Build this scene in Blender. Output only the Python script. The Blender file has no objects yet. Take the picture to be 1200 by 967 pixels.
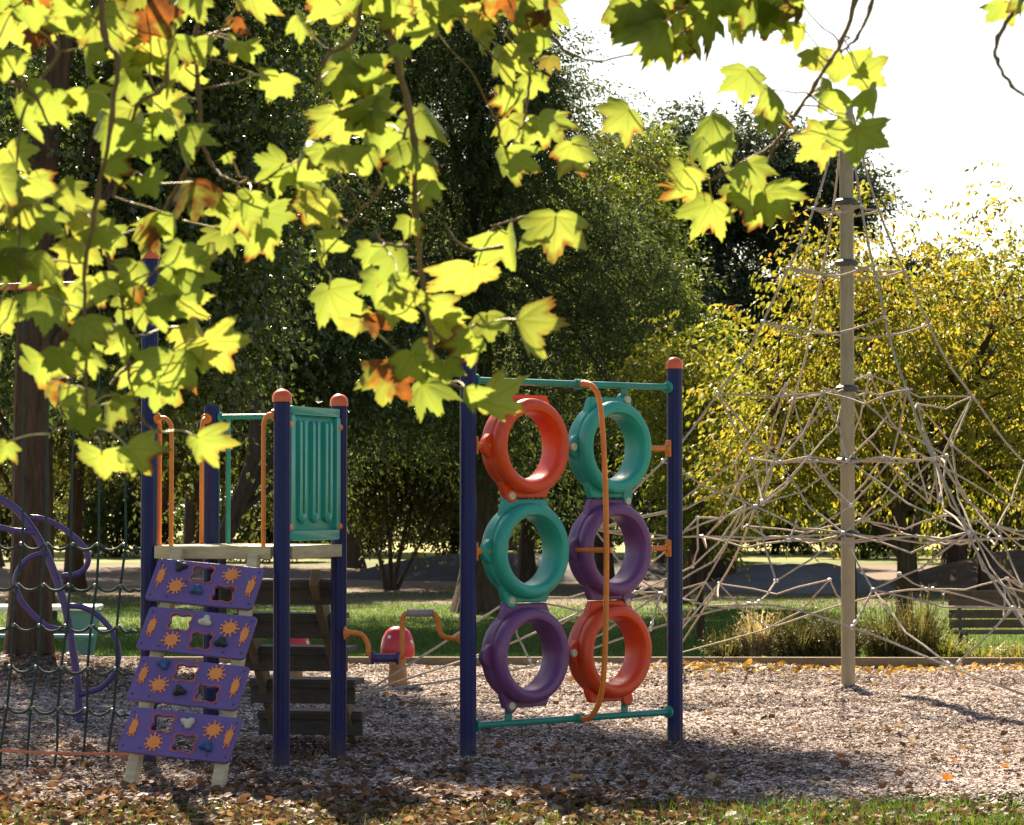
import bpy, math, random
import numpy as np
from mathutils import Vector, Matrix
random.seed(7)
rng = np.random.default_rng(11)
S = bpy.context.scene
COL = S.collection
R = math.radians

# ------------------------------------------------------------------ camera
F, HX, HY, CAMZ = 3200.0, 600.0, 483.5, 1.6
HOR = 582.0
TILT = math.atan((HOR - HY) / F)
cd = bpy.data.cameras.new('camera')
cam = bpy.data.objects.new('camera', cd)
COL.objects.link(cam)
cd.sensor_fit = 'HORIZONTAL'
cd.sensor_width = 36
cd.lens = 36 * F / 1200
cd.clip_end = 3000
cam.location = (0, 0, CAMZ)
cam.rotation_euler = (R(90) + TILT, 0, 0)
cd.dof.use_dof = True
cd.dof.focus_distance = 16.6
cd.dof.aperture_fstop = 10.0
S.camera = cam


def P(x, y, Y):
    """world point at depth Y on the sight line of photo pixel (x, y)"""
    a, b = (x - HX) / F, (HY - y) / F
    ct, st = math.cos(TILT), math.sin(TILT)
    dx, dy, dz = a, ct - b * st, st + b * ct
    k = Y / dy
    return Vector((dx * k, Y, CAMZ + dz * k))


def gz(Y):
    t = min(1, max(0, (Y - 26.3) / 4.0))
    return -0.32 * t * t * (3 - 2 * t)


# ------------------------------------------------------------------ light
SUN_EL, SUN_AZ = 40, -13          # azimuth from +Y towards +X
w = bpy.data.worlds.new('World')
S.world = w
w.use_nodes = True
nt = w.node_tree
sky = nt.nodes.new('ShaderNodeTexSky')
sky.sky_type = 'NISHITA'
sky.sun_disc = False
sky.sun_elevation = R(SUN_EL)
sky.sun_rotation = R(SUN_AZ)
sky.dust_density = 1.0
sky.air_density = 1.0
sky.ozone_density = 1.0
bg = nt.nodes['Background']
bg.inputs[1].default_value = 0.056
nt.links.new(sky.outputs[0], bg.inputs[0])
ld = bpy.data.lights.new('sun', 'SUN')
ld.energy = 5.0
ld.angle = R(0.6)
ld.color = (1, .93, .80)
lo = bpy.data.objects.new('sun', ld)
COL.objects.link(lo)
sd = Vector((math.sin(R(-SUN_AZ)) * math.cos(R(SUN_EL)), -math.cos(R(SUN_AZ)) * math.cos(R(SUN_EL)), -math.sin(R(SUN_EL))))
lo.rotation_euler = sd.to_track_quat('-Z', 'Y').to_euler()
lo.location = (-10, 40, 40)
S.view_settings.view_transform = 'Standard'
S.view_settings.look = 'None'
S.view_settings.gamma = 1
S.view_settings.exposure = 1.9
S.view_settings.use_white_balance = True
S.view_settings.white_balance_temperature = 7700
S.view_settings.white_balance_tint = 12
S.render.engine = 'CYCLES'
cy = S.cycles
cy.max_bounces = 7
cy.diffuse_bounces = 4
cy.glossy_bounces = 2
cy.transmission_bounces = 4
cy.transparent_max_bounces = 4
cy.sample_clamp_indirect = 6
cy.use_denoising = True


# ------------------------------------------------------------------ materials
def nmat(name):
    m = bpy.data.materials.new(name)
    m.use_nodes = True
    t = m.node_tree
    return m, t, t.nodes['Principled BSDF'], t.nodes.new, t.links.new


def setspec(b, v):
    b.inputs['Specular IOR Level'].default_value = v


def mat(name, col, rough=.5, var=.25, scale=6, bump=.0, bscale=40, spec=.5, dirt=None, metal=0, stretch=None, foot=False, scuff=False):
    m, t, b, N, L = nmat(name)
    b.inputs['Roughness'].default_value = rough
    b.inputs['Metallic'].default_value = metal
    setspec(b, spec)
    tc = N('ShaderNodeTexCoord')
    src = tc.outputs['Object']
    if stretch:
        mp = N('ShaderNodeMapping')
        mp.inputs['Scale'].default_value = stretch
        L(src, mp.inputs['Vector'])
        src = mp.outputs[0]
    n = N('ShaderNodeTexNoise')
    n.inputs['Scale'].default_value = scale
    n.inputs['Detail'].default_value = 6
    n.inputs['Roughness'].default_value = .65
    L(src, n.inputs['Vector'])
    cr = N('ShaderNodeValToRGB')
    e = cr.color_ramp.elements
    e[0].position, e[1].position = .3, .72
    e[0].color = (*[c * (1 - var) for c in col], 1)
    e[1].color = (*[min(1, c * (1 + var)) for c in col], 1)
    L(n.outputs['Fac'], cr.inputs['Fac'])
    out = cr.outputs['Color']
    if dirt:
        n2 = N('ShaderNodeTexNoise')
        n2.inputs['Scale'].default_value = scale * 4.3
        n2.inputs['Detail'].default_value = 8
        n2.inputs['Roughness'].default_value = .75
        L(src, n2.inputs['Vector'])
        r2 = N('ShaderNodeValToRGB')
        r2.color_ramp.elements[0].position = .52
        r2.color_ramp.elements[1].position = .75
        r2.color_ramp.elements[1].color = (.65, .65, .65, 1)
        L(n2.outputs['Fac'], r2.inputs['Fac'])
        mx = N('ShaderNodeMixRGB')
        mx.inputs[2].default_value = (*dirt, 1)
        L(r2.outputs['Color'], mx.inputs[0])
        L(out, mx.inputs[1])
        out = mx.outputs[0]
        ra = N('ShaderNodeMapRange')
        ra.inputs['To Min'].default_value = rough * .8
        ra.inputs['To Max'].default_value = min(1, rough * 1.5)
        L(n2.outputs['Fac'], ra.inputs['Value'])
        L(ra.outputs[0], b.inputs['Roughness'])
    if scuff:
        ms_ = N('ShaderNodeMapping')
        ms_.inputs['Scale'].default_value = (34, 34, 7)
        ms_.inputs['Rotation'].default_value = (.5, .9, .3)
        L(tc.outputs['Object'], ms_.inputs['Vector'])
        n5_ = N('ShaderNodeTexNoise')
        n5_.inputs['Scale'].default_value = 1.6
        n5_.inputs['Detail'].default_value = 9
        n5_.inputs['Roughness'].default_value = .8
        L(ms_.outputs[0], n5_.inputs['Vector'])
        r5 = N('ShaderNodeValToRGB')
        r5.color_ramp.elements[0].position = .60
        r5.color_ramp.elements[1].position = .68
        r5.color_ramp.elements[1].color = (.42, .42, .42, 1)
        L(n5_.outputs['Fac'], r5.inputs['Fac'])
        mx5 = N('ShaderNodeMixRGB')
        mx5.inputs[2].default_value = (*[min(1, c * .72 + .07) for c in col], 1)
        L(r5.outputs[0], mx5.inputs[0]); L(out, mx5.inputs[1])
        out = mx5.outputs[0]
    if foot:
        sp = N('ShaderNodeSeparateXYZ')
        L(tc.outputs['Object'], sp.inputs[0])
        hgt = N('ShaderNodeMapRange')
        hgt.inputs['From Min'].default_value = .20
        hgt.inputs['From Max'].default_value = .02
        L(sp.outputs['Z'], hgt.inputs['Value'])
        n4 = N('ShaderNodeTexNoise')
        n4.inputs['Scale'].default_value = 26
        n4.inputs['Detail'].default_value = 7
        L(tc.outputs['Object'], n4.inputs['Vector'])
        mm = N('ShaderNodeMath'); mm.operation = 'MULTIPLY'; mm.use_clamp = True
        L(hgt.outputs[0], mm.inputs[0]); L(n4.outputs['Fac'], mm.inputs[1])
        mx4 = N('ShaderNodeMixRGB')
        mx4.inputs[2].default_value = (.085, .065, .055, 1)
        L(mm.outputs[0], mx4.inputs[0]); L(out, mx4.inputs[1])
        out = mx4.outputs[0]
    L(out, b.inputs['Base Color'])
    if bump:
        n3 = N('ShaderNodeTexNoise')
        n3.inputs['Scale'].default_value = bscale
        n3.inputs['Detail'].default_value = 5
        L(src, n3.inputs['Vector'])
        bp = N('ShaderNodeBump')
        bp.inputs['Strength'].default_value = bump
        bp.inputs['Distance'].default_value = .02
        L(n3.outputs['Fac'], bp.inputs['Height'])
        L(bp.outputs[0], b.inputs['Normal'])
    return m


def leafmat(name, stops, trans=.45, rough=.45, spec=.4, tmul=1.5):
    """leaf: face attribute 'tone' runs through a colour ramp; thin leaf lets light through"""
    m, t, b, N, L = nmat(name)
    at = N('ShaderNodeAttribute')
    at.attribute_name = 'tone'
    cr = N('ShaderNodeValToRGB')
    el = cr.color_ramp.elements
    while len(el) < len(stops):
        el.new(.5)
    for e, (p, c) in zip(el, stops):
        e.position = p
        e.color = (*c, 1)
    L(at.outputs['Fac'], cr.inputs['Fac'])
    L(cr.outputs[0], b.inputs['Base Color'])
    b.inputs['Roughness'].default_value = rough
    setspec(b, spec)
    tr = N('ShaderNodeBsdfTranslucent')
    mul = N('ShaderNodeMixRGB')
    mul.blend_type = 'MULTIPLY'
    mul.inputs[0].default_value = 1
    mul.inputs[2].default_value = (tmul, tmul, tmul * .7, 1)
    L(cr.outputs[0], mul.inputs[1])
    L(mul.outputs[0], tr.inputs['Color'])
    ms = N('ShaderNodeMixShader')
    ms.inputs[0].default_value = trans
    L(b.outputs[0], ms.inputs[1])
    L(tr.outputs[0], ms.inputs[2])
    L(ms.outputs[0], t.nodes['Material Output'].inputs['Surface'])
    return m


def hero_leaf(name):
    m, t, b, N, L = nmat(name)
    def math_(op, a, c=None, clamp=False):
        n = N('ShaderNodeMath')
        n.operation = op
        n.use_clamp = clamp
        for i, v in enumerate((a, c)):
            if v is None:
                continue
            if isinstance(v, (int, float)):
                n.inputs[i].default_value = v
            else:
                L(v, n.inputs[i])
        return n.outputs[0]
    tone = N('ShaderNodeAttribute'); tone.attribute_name = 'tone'
    brown = N('ShaderNodeAttribute'); brown.attribute_name = 'brown'
    uv = N('ShaderNodeAttribute'); uv.attribute_name = 'leafuv'
    cr = N('ShaderNodeValToRGB')
    el = cr.color_ramp.elements
    for p, c in ((.45, (.215, .275, .048)), (.75, (.265, .295, .052))):
        e = el.new(p); e.color = (*c, 1)
    el[0].color = (.175, .24, .04, 1)
    el[-1].color = (.33, .30, .05, 1)
    # blotches inside each leaf
    tc = N('ShaderNodeTexCoord')
    nz = N('ShaderNodeTexNoise')
    nz.inputs['Scale'].default_value = 22
    nz.inputs['Detail'].default_value = 5
    L(tc.outputs['Object'], nz.inputs['Vector'])
    tt = math_('ADD', tone.outputs['Fac'], math_('MULTIPLY', math_('SUBTRACT', nz.outputs['Fac'], .5), .7), True)
    L(tt, cr.inputs['Fac'])
    # veins: five rays from the leaf base
    sp = N('ShaderNodeSeparateXYZ')
    L(uv.outputs['Vector'], sp.inputs[0])
    ax = math_('ABSOLUTE', sp.outputs['X'])
    ang = math_('ARCTAN2', ax, sp.outputs['Y'])
    rad = math_('SQRT', math_('ADD', math_('MULTIPLY', sp.outputs['X'], sp.outputs['X']), math_('MULTIPLY', sp.outputs['Y'], sp.outputs['Y'])))
    d = None
    for a0 in (0, .80, 1.50):
        v = math_('ABSOLUTE', math_('SUBTRACT', ang, a0))
        d = v if d is None else math_('MINIMUM', d, v)
    dist = math_('MULTIPLY', d, rad)
    # side veins: fine feathering off the rays
    wv = math_('ABSOLUTE', math_('SINE', math_('MULTIPLY', math_('SUBTRACT', rad, math_('MULTIPLY', dist, .8)), 34)))
    fine = math_('MULTIPLY', math_('LESS_THAN', wv, .20), .42)
    vein = math_('MAXIMUM', math_('LESS_THAN', dist, .021), fine)
    mv = N('ShaderNodeMixRGB')
    mv.inputs[2].default_value = (.20, .22, .02, 1)
    L(math_('MULTIPLY', vein, .75), mv.inputs[0])
    L(cr.outputs[0], mv.inputs[1])
    # browning: whole dead leaves and dry rims
    n2 = N('ShaderNodeTexNoise')
    n2.inputs['Scale'].default_value = 9
    n2.inputs['Detail'].default_value = 6
    L(tc.outputs['Object'], n2.inputs['Vector'])
    rimv = math_('MULTIPLY', math_('SUBTRACT', sp.outputs['Z'], .74), 5, True)
    rim = math_('MULTIPLY', rimv, math_('MULTIPLY', math_('SUBTRACT', n2.outputs['Fac'], .50), 7, True), True)
    part = math_('MULTIPLY', brown.outputs['Fac'], math_('ADD', math_('MULTIPLY', math_('SUBTRACT', n2.outputs['Fac'], .44), 9, True), .25, True))
    bf = math_('MAXIMUM', part, rim)
    mb = N('ShaderNodeMixRGB')
    cb = N('ShaderNodeValToRGB')
    cb.color_ramp.elements[0].position = .35
    cb.color_ramp.elements[1].position = .68
    cb.color_ramp.elements[0].color = (.07, .026, .010, 1)
    cb.color_ramp.elements[1].color = (.24, .078, .014, 1)
    L(nz.outputs['Fac'], cb.inputs['Fac'])
    L(cb.outputs[0], mb.inputs[2])
    L(bf, mb.inputs[0])
    L(mv.outputs[0], mb.inputs[1])
    hs = N('ShaderNodeHueSaturation')
    hs.inputs['Value'].default_value = .8
    L(mb.outputs[0], hs.inputs['Color'])
    L(hs.outputs[0], b.inputs['Base Color'])
    b.inputs['Roughness'].default_value = .42
    setspec(b, .45)
    tr = N('ShaderNodeBsdfTranslucent')
    L(mb.outputs[0], tr.inputs['Color'])
    ms = N('ShaderNodeMixShader')
    ms.inputs[0].default_value = .70
    L(b.outputs[0], ms.inputs[1])
    L(tr.outputs[0], ms.inputs[2])
    bp = N('ShaderNodeBump')
    bp.inputs['Strength'].default_value = .35
    bp.inputs['Distance'].default_value = .004
    L(vein, bp.inputs['Height'])
    L(bp.outputs[0], b.inputs['Normal'])
    L(ms.outputs[0], t.nodes['Material Output'].inputs['Surface'])
    return m


M = {}
M['navy'] = mat('navy_paint', (.007, .010, .085), .38, .18, 3, .05, 60, .28, (.02, .022, .085), foot=True, scuff=True)
M['cap'] = mat('orange_cap_plastic', (.80, .11, .03), .38, .1, 5, .04, 80, .5)
M['red'] = mat('red_plastic', (.80, .062, .010), .34, .12, 3, .06, 50, .5, (.74, .11, .03), scuff=True)
M['teal'] = mat('teal_plastic', (.003, .34, .265), .34, .14, 3, .06, 50, .5, (.03, .33, .27), scuff=True)
M['purple'] = mat('purple_plastic', (.18, .052, .175), .34, .14, 3, .06, 50, .5, (.23, .10, .24), scuff=True)
M['orange'] = mat('orange_paint', (.82, .20, .02), .36, .14, 7, .05, 60, .5, (.55, .2, .07))
M['tealpaint'] = mat('teal_paint', (.006, .23, .18), .35, .14, 7, .05, 60, .5, (.03, .22, .18))
M['board'] = mat('violet_board', (.15, .088, .265), .45, .12, 4, .08, 120, .4, (.19, .12, .28), scuff=True)
M['splat'] = mat('orange_inlay', (.88, .27, .06), .45, .12, 9, 0, 40, .4)
M['outline_shadow'] = mat('red_outline_shadow', (.42, .085, .11), .5, .12, 9, 0, 40, .4)
M['holdblue'] = mat('blue_hold', (.02, .075, .21), .5, .2, 14, .1, 80)
M['holdblack'] = mat('black_hold', (.02, .021, .025), .5, .2, 14, .1, 80)
M['holdwhite'] = mat('cream_hold', (.6, .52, .42), .55, .2, 14, .1, 80)
M['timber'] = mat('pale_timber', (.56, .43, .26), .7, .25, 5, .15, 60, .3, (.36, .28, .18), 0, (1, 1, 6))
M['deck'] = mat('deck_board', (.60, .48, .31), .6, .2, 6, .1, 60, .3, (.4, .32, .22))
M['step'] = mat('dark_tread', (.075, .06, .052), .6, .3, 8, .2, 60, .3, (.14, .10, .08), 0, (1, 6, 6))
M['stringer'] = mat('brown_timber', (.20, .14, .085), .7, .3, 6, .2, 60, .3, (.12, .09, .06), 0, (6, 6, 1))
M['bolt'] = mat('cream_bolt_cap', (.62, .56, .40), .45, .12, 20)
M['steel'] = mat('galvanised_steel', (.30, .245, .16), .42, .22, 5, .06, 90, .5, (.18, .13, .07), .25, (3, 3, .6))
M['collar'] = mat('dark_collar', (.05, .045, .045), .5, .2, 10)
M['rope'] = mat('sun_bleached_rope', (.40, .335, .26), .8, .3, 30, .4, 260, .2)
M['clamp'] = mat('grey_rope_clamp', (.5, .47, .42), .4, .15, 20)
M['greenrope'] = mat('dark_green_rope', (.032, .058, .05), .7, .3, 30, .4, 260, .3)
M['joint'] = mat('dull_joint', (.20, .21, .19), .45, .2, 20)
M['curl'] = mat('purple_paint', (.075, .04, .165), .33, .2, 6, .05, 60)
M['redbar'] = mat('red_paint', (.55, .10, .05), .36, .15, 7, .05, 60)
M['grip'] = mat('violet_grip', (.055, .03, .13), .5, .2, 9)
M['greygrip'] = mat('worn_grip', (.33, .24, .25), .45, .2, 9)
M['toad'] = mat('red_dome', (.55, .02, .03), .3, .15, 5, .03, 50)
M['white'] = mat('white_dot', (.75, .7, .66), .4, .1, 9)
M['stump'] = mat('stump_wood', (.36, .17, .06), .7, .3, 9, .3, 40)
M['kerb'] = mat('kerb_timber', (.23, .165, .10), .75, .35, 4, .3, 50, .3, (.12, .09, .06), 0, (1, 6, 6))
M['bark'] = mat('brown_bark', (.075, .045, .028), .85, .5, 6, .9, 22, .2, (.03, .02, .014), 0, (3, 3, .5))
M['barkdark'] = mat('dark_bark', (.07, .046, .034), .85, .45, 6, .7, 22, .2, (.03, .022, .018), 0, (3, 3, .5))
M['twig'] = mat('twig_bark', (.20, .11, .045), .7, .35, 14, .4, 90, .3)
M['petiole'] = mat('pale_petiole', (.50, .36, .16), .5, .25, 30)
M['bench'] = mat('bench_slat', (.16, .09, .055), .6, .3, 7, .15, 60, .4)
M['iron'] = mat('cast_iron', (.05, .048, .045), .5, .2, 9)
M['tabletop'] = mat('pale_tabletop', (.72, .71, .68), .4, .1, 6)
M['tableteal'] = mat('teal_seat', (.09, .25, .27), .45, .15, 6)
M['asphalt'] = mat('dark_rubber_mound', (.03, .029, .03), .85, .25, 3, .3, 60, .3, (.045, .04, .038))
M['asphaltgrey'] = mat('grey_track', (.15, .14, .15), .8, .2, 1.5, .3, 40, .3, (.10, .095, .1))
M['path'] = mat('pale_path', (.42, .38, .32), .9, .2, 2, .3, 50, .2, (.33, .28, .22))
M['soil'] = mat('brown_soil', (.13, .085, .06), .95, .4, 2.5, .8, 30, .1, (.2, .14, .09))
M['wall'] = mat('pale_render', (.30, .31, .33), .8, .1, 1)
M['roof'] = mat('grey_roof', (.2, .2, .22), .7, .2, 1)
M['glassdark'] = mat('window_glass', (.05, .06, .07), .1, .1, 1)
M['string'] = mat('orange_string', (.62, .19, .10), .6, .15, 20)
M['hero'] = hero_leaf('plane_leaf')
M['chip'] = leafmat('bark_chip', [(0, (.05, .034, .028)), (.3, (.16, .11, .09)), (.65, (.38, .295, .265)), (1, (.66, .57, .54))], .08, .8, .15, 1)
M['litter'] = leafmat('dry_leaf', [(0, (.07, .036, .022)), (.4, (.17, .085, .05)), (.75, (.33, .20, .13)), (1, (.50, .36, .26))], .3, .6, .3, 1.2)
M['yellowlitter'] = leafmat('yellow_fallen_leaf', [(0, (.12, .05, .018)), (.5, (.36, .19, .03)), (1, (.55, .38, .06))], .3, .6, .3, 1.2)
M['orangeleaf'] = leafmat('orange_fallen_leaf', [(0, (.34, .08, .018)), (.5, (.42, .13, .025)), (1, (.45, .25, .04))], .4, .6, .3, 1.2)
M['blade'] = leafmat('grass_blade', [(0, (.026, .062, .007)), (.5, (.048, .11, .012)), (1, (.115, .18, .024))], .42, .5, .35, 1.6)
M['dark'] = leafmat('glossy_dark_leaf', [(0, (.028, .046, .014)), (.6, (.055, .082, .02)), (1, (.12, .14, .025))], .36, .32, .6, 1.9)
M['feather'] = leafmat('blue_green_needle', [(0, (.034, .052, .024)), (.6, (.062, .088, .034)), (1, (.13, .145, .035))], .36, .65, .15, 1.8)
M['lime'] = leafmat('lime_needle', [(0, (.06, .09, .018)), (.6, (.12, .155, .025)), (1, (.22, .23, .035))], .45, .5, .4, 1.7)
M['pine'] = leafmat('dark_pine_needle', [(0, (.026, .042, .024)), (.6, (.046, .068, .034)), (1, (.085, .105, .04))], .3, .55, .35, 1.6)
M['gold'] = leafmat('golden_leaf', [(0, (.09, .11, .014)), (.30, (.19, .195, .028)), (.66, (.30, .255, .042)), (.90, (.39, .26, .045)), (1, (.42, .16, .03))], .55, .5, .25, 1.35)
M['olive'] = leafmat('olive_brown_leaf', [(0, (.036, .044, .012)), (.6, (.075, .08, .018)), (1, (.16, .14, .028))], .4, .45, .4, 1.9)
M['stem'] = leafmat('green_stem', [(0, (.05, .07, .015)), (.5, (.11, .13, .025)), (1, (.22, .20, .06))], .4, .5, .3, 1.4)
M['twiggy'] = leafmat('olive_twig', [(0, (.035, .03, .013)), (.5, (.075, .07, .022)), (1, (.20, .165, .06))], .3, .6, .3, 1.4)
M['straw'] = leafmat('straw_stem', [(0, (.14, .11, .055)), (.5, (.28, .22, .115)), (1, (.42, .34, .2))], .4, .6, .3, 1.3)


# ------------------------------------------------------------------ mesh helpers
def V(*a):
    return Vector(a)


def spl(pts, n=6):
    pts = [Vector(p) for p in pts]
    out = []
    for i in range(len(pts) - 1):
        p0 = pts[i - 1] if i else pts[0] * 2 - pts[1]
        p1, p2 = pts[i], pts[i + 1]
        p3 = pts[i + 2] if i + 2 < len(pts) else p2 * 2 - p1
        for k in range(n):
            t = k / n
            out.append(.5 * ((2 * p1) + (p2 - p0) * t + (2 * p0 - 5 * p1 + 4 * p2 - p3) * t * t + (3 * p1 - p0 - 3 * p2 + p3) * t ** 3))
    out.append(pts[-1])
    return out


def origin_of(o):
    v = Vector((0, 0, 0))
    while o is not None:
        v += Vector(o.location)
        o = o.parent
    return v


class MB:
    def __init__(s):
        s.v, s.f, s.m, s.k = [], [], [], 0

    def face(s, idx):
        s.f.append(tuple(idx)); s.m.append(s.k)

    def poly(s, verts, faces):
        b = len(s.v)
        s.v.extend(Vector(p) for p in verts)
        for f in faces:
            s.face([b + i for i in f])
        return s

    def box(s, c, ax, ay, az, bev=0.0):
        """box with centre c and half-axis vectors; bev chamfers every edge"""
        c, ax, ay, az = Vector(c), Vector(ax), Vector(ay), Vector(az)
        if bev <= 0:
            vs = [c + ax * i + ay * j + az * k for i in (-1, 1) for j in (-1, 1) for k in (-1, 1)]
            return s.poly(vs, [(0, 1, 3, 2), (4, 6, 7, 5), (0, 4, 5, 1), (2, 3, 7, 6), (0, 2, 6, 4), (1, 5, 7, 3)])
        ex, ey, ez = ax.normalized() * bev, ay.normalized() * bev, az.normalized() * bev
        vs, id_ = [], {}
        for i in (-1, 1):
            for j in (-1, 1):
                for k in (-1, 1):
                    p = c + ax * i + ay * j + az * k
                    for q, w_ in ((0, p - ey * j - ez * k), (1, p - ex * i - ez * k), (2, p - ex * i - ey * j)):
                        id_[i, j, k, q] = len(vs); vs.append(w_)
        fs = []
        for i in (-1, 1):
            fs.append([id_[i, j, k, 0] for j, k in ((-1, -1), (1, -1), (1, 1), (-1, 1))])
            fs.append([id_[j, i, k, 1] for j, k in ((-1, -1), (1, -1), (1, 1), (-1, 1))])
            fs.append([id_[j, k, i, 2] for j, k in ((-1, -1), (1, -1), (1, 1), (-1, 1))])
        for i in (-1, 1):
            for j in (-1, 1):
                fs.append([id_[i, j, -1, 0], id_[i, j, 1, 0], id_[i, j, 1, 1], id_[i, j, -1, 1]])
                fs.append([id_[i, -1, j, 0], id_[i, 1, j, 0], id_[i, 1, j, 2], id_[i, -1, j, 2]])
                fs.append([id_[-1, i, j, 1], id_[1, i, j, 1], id_[1, i, j, 2], id_[-1, i, j, 2]])
                for k in (-1, 1):
                    fs.append([id_[i, j, k, 0], id_[i, j, k, 1], id_[i, j, k, 2]])
        return s.poly(vs, fs)

    def beam(s, a, b, w_, h, up=(0, 0, 1), bev=.004):
        a, b = Vector(a), Vector(b)
        d = b - a
        side = d.cross(Vector(up)).normalized()
        u = side.cross(d).normalized()
        return s.box((a + b) / 2, d / 2, side * w_ / 2, u * h / 2, bev)

    def tube(s, path, r, seg=10, cap=True, sect=None):
        path = [Vector(p) for p in path]
        n = len(path)
        rs = list(r) if hasattr(r, '__len__') else [r] * n
        if len(rs) != n:
            rs = [float(x) for x in np.interp(np.linspace(0, 1, n), np.linspace(0, 1, len(rs)), rs)]
        b = len(s.v)
        t0 = (path[1] - path[0]).normalized()
        u = t0.orthogonal().normalized() if abs(t0.z) < .95 else (Vector((1, 0, 0)) - t0 * t0.x).normalized()
        for i in range(n):
            t = (path[min(i + 1, n - 1)] - path[max(i - 1, 0)])
            t = t.normalized() if t.length > 1e-9 else t0
            u = (u - t * u.dot(t))
            u = u.normalized() if u.length > 1e-6 else t.orthogonal().normalized()
            v_ = t.cross(u)
            for k in range(seg):
                a = 2 * math.pi * k / seg
                q = rs[i] * (sect[k] if sect else 1)
                s.v.append(path[i] + u * math.cos(a) * q + v_ * math.sin(a) * q)
        for i in range(n - 1):
            for k in range(seg):
                k2 = (k + 1) % seg
                s.face((b + i * seg + k, b + i * seg + k2, b + (i + 1) * seg + k2, b + (i + 1) * seg + k))
        if cap:
            s.face([b + k for k in reversed(range(seg))])
            s.face([b + (n - 1) * seg + k for k in range(seg)])
        return s

    def lathe(s, c, axis, prof, seg=32, closed=False, sx=1, sy=1):
        """prof = [(radius, along axis)...]"""
        c, az = Vector(c), Vector(axis).normalized()
        ux = (Vector((0, 0, 1)).cross(az))
        ux = ux.normalized() if ux.length > 1e-4 else Vector((1, 0, 0))
        uy = az.cross(ux)
        b = len(s.v)
        n = len(prof)
        for (r, a) in prof:
            for k in range(seg):
                t = 2 * math.pi * k / seg
                s.v.append(c + az * a + ux * (r * math.cos(t) * sx) + uy * (r * math.sin(t) * sy))
        for i in range(n if closed else n - 1):
            j = (i + 1) % n
            for k in range(seg):
                k2 = (k + 1) % seg
                s.face((b + i * seg + k, b + i * seg + k2, b + j * seg + k2, b + j * seg + k))
        if not closed:
            if prof[0][0] > 1e-5:
                s.face([b + k for k in reversed(range(seg))])
            if prof[-1][0] > 1e-5:
                s.face([b + (n - 1) * seg + k for k in range(seg)])
        return s

    def prism(s, c, ux, uy, uz, loop, lo_, hi_, bev=0.0):
        """outline loop of (x, y) in axes ux, uy swept along uz"""
        c, ux, uy, uz = Vector(c), Vector(ux), Vector(uy), Vector(uz)
        n = len(loop)
        cx = sum(p[0] for p in loop) / n
        cy_ = sum(p[1] for p in loop) / n
        lay = [(lo_, 1)] if bev <= 0 else [(lo_, 0), (lo_ + bev, 1)]
        lay += [(hi_, 1)] if bev <= 0 else [(hi_ - bev, 1), (hi_, 0)]
        b = len(s.v)
        for (z, full) in lay:
            for (x, y) in loop:
                if not full:
                    l_ = math.hypot(x - cx, y - cy_) or 1
                    x, y = x - (x - cx) / l_ * bev, y - (y - cy_) / l_ * bev
                s.v.append(c + ux * x + uy * y + uz * z)
        for i in range(len(lay) - 1):
            for k in range(n):
                k2 = (k + 1) % n
                s.face((b + i * n + k, b + i * n + k2, b + (i + 1) * n + k2, b + (i + 1) * n + k))
        s.face([b + k for k in reversed(range(n))])
        s.face([b + (len(lay) - 1) * n + k for k in range(n)])
        return s

    def build(s, name, mats, parent=None, smooth=35):
        off = origin_of(parent) if parent is not None else Vector((0, 0, 0))
        me = bpy.data.meshes.new(name)
        me.from_pydata([tuple(p - off) for p in s.v], [], s.f)
        for m_ in (mats if isinstance(mats, (list, tuple)) else [mats]):
            me.materials.append(M[m_] if isinstance(m_, str) else m_)
        me.polygons.foreach_set('material_index', s.m)
        import bmesh
        bm = bmesh.new()
        bm.from_mesh(me)
        bmesh.ops.recalc_face_normals(bm, faces=bm.faces)
        bm.to_mesh(me)
        bm.free()
        if smooth:
            me.shade_smooth()
            me.set_sharp_from_angle(angle=R(smooth))
        o = bpy.data.objects.new(name, me)
        COL.objects.link(o)
        if parent is not None:
            o.parent = parent
        return o


def tag(o, label=None, cat=None, group=None, kind=None):
    if label: o['label'] = label
    if cat: o['category'] = cat
    if group: o['group'] = group
    if kind: o['kind'] = kind
    return o


def thing(name, loc, label, cat, group=None):
    o = bpy.data.objects.new(name, None)
    o.empty_display_size = .1
    o.location = loc
    COL.objects.link(o)
    return tag(o, label, cat, group)


def copy_tree(o, parent=None):
    c = o.copy()
    COL.objects.link(c)
    c.parent = parent
    for ch in [x for x in bpy.data.objects if x.parent is o]:
        copy_tree(ch, c)
    return c


def bulk(name, verts, nper, mat_, parent=None, tone=None, smooth=False, extra=None):
    """many equal n-gons; verts is (N*nper, 3); tone one value per face"""
    verts = np.asarray(verts, np.float32)
    off = np.array(origin_of(parent), np.float32) if parent is not None else np.zeros(3, np.float32)
    nv = len(verts); nf = nv // nper
    me = bpy.data.meshes.new(name)
    me.vertices.add(nv)
    me.vertices.foreach_set('co', (verts - off).ravel())
    me.loops.add(nv)
    me.loops.foreach_set('vertex_index', np.arange(nv, dtype=np.int32))
    me.polygons.add(nf)
    me.polygons.foreach_set('loop_start', np.arange(0, nv, nper, dtype=np.int32))
    me.update(calc_edges=True)
    if tone is not None:
        a = me.attributes.new('tone', 'FLOAT', 'FACE')
        a.data.foreach_set('value', np.asarray(tone, np.float32))
    me.materials.append(M[mat_])
    o = bpy.data.objects.new(name, me)
    COL.objects.link(o)
    if parent is not None:
        o.parent = parent
    return o


def unit(a):
    return a / np.maximum(np.linalg.norm(a, axis=-1, keepdims=True), 1e-9)


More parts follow.
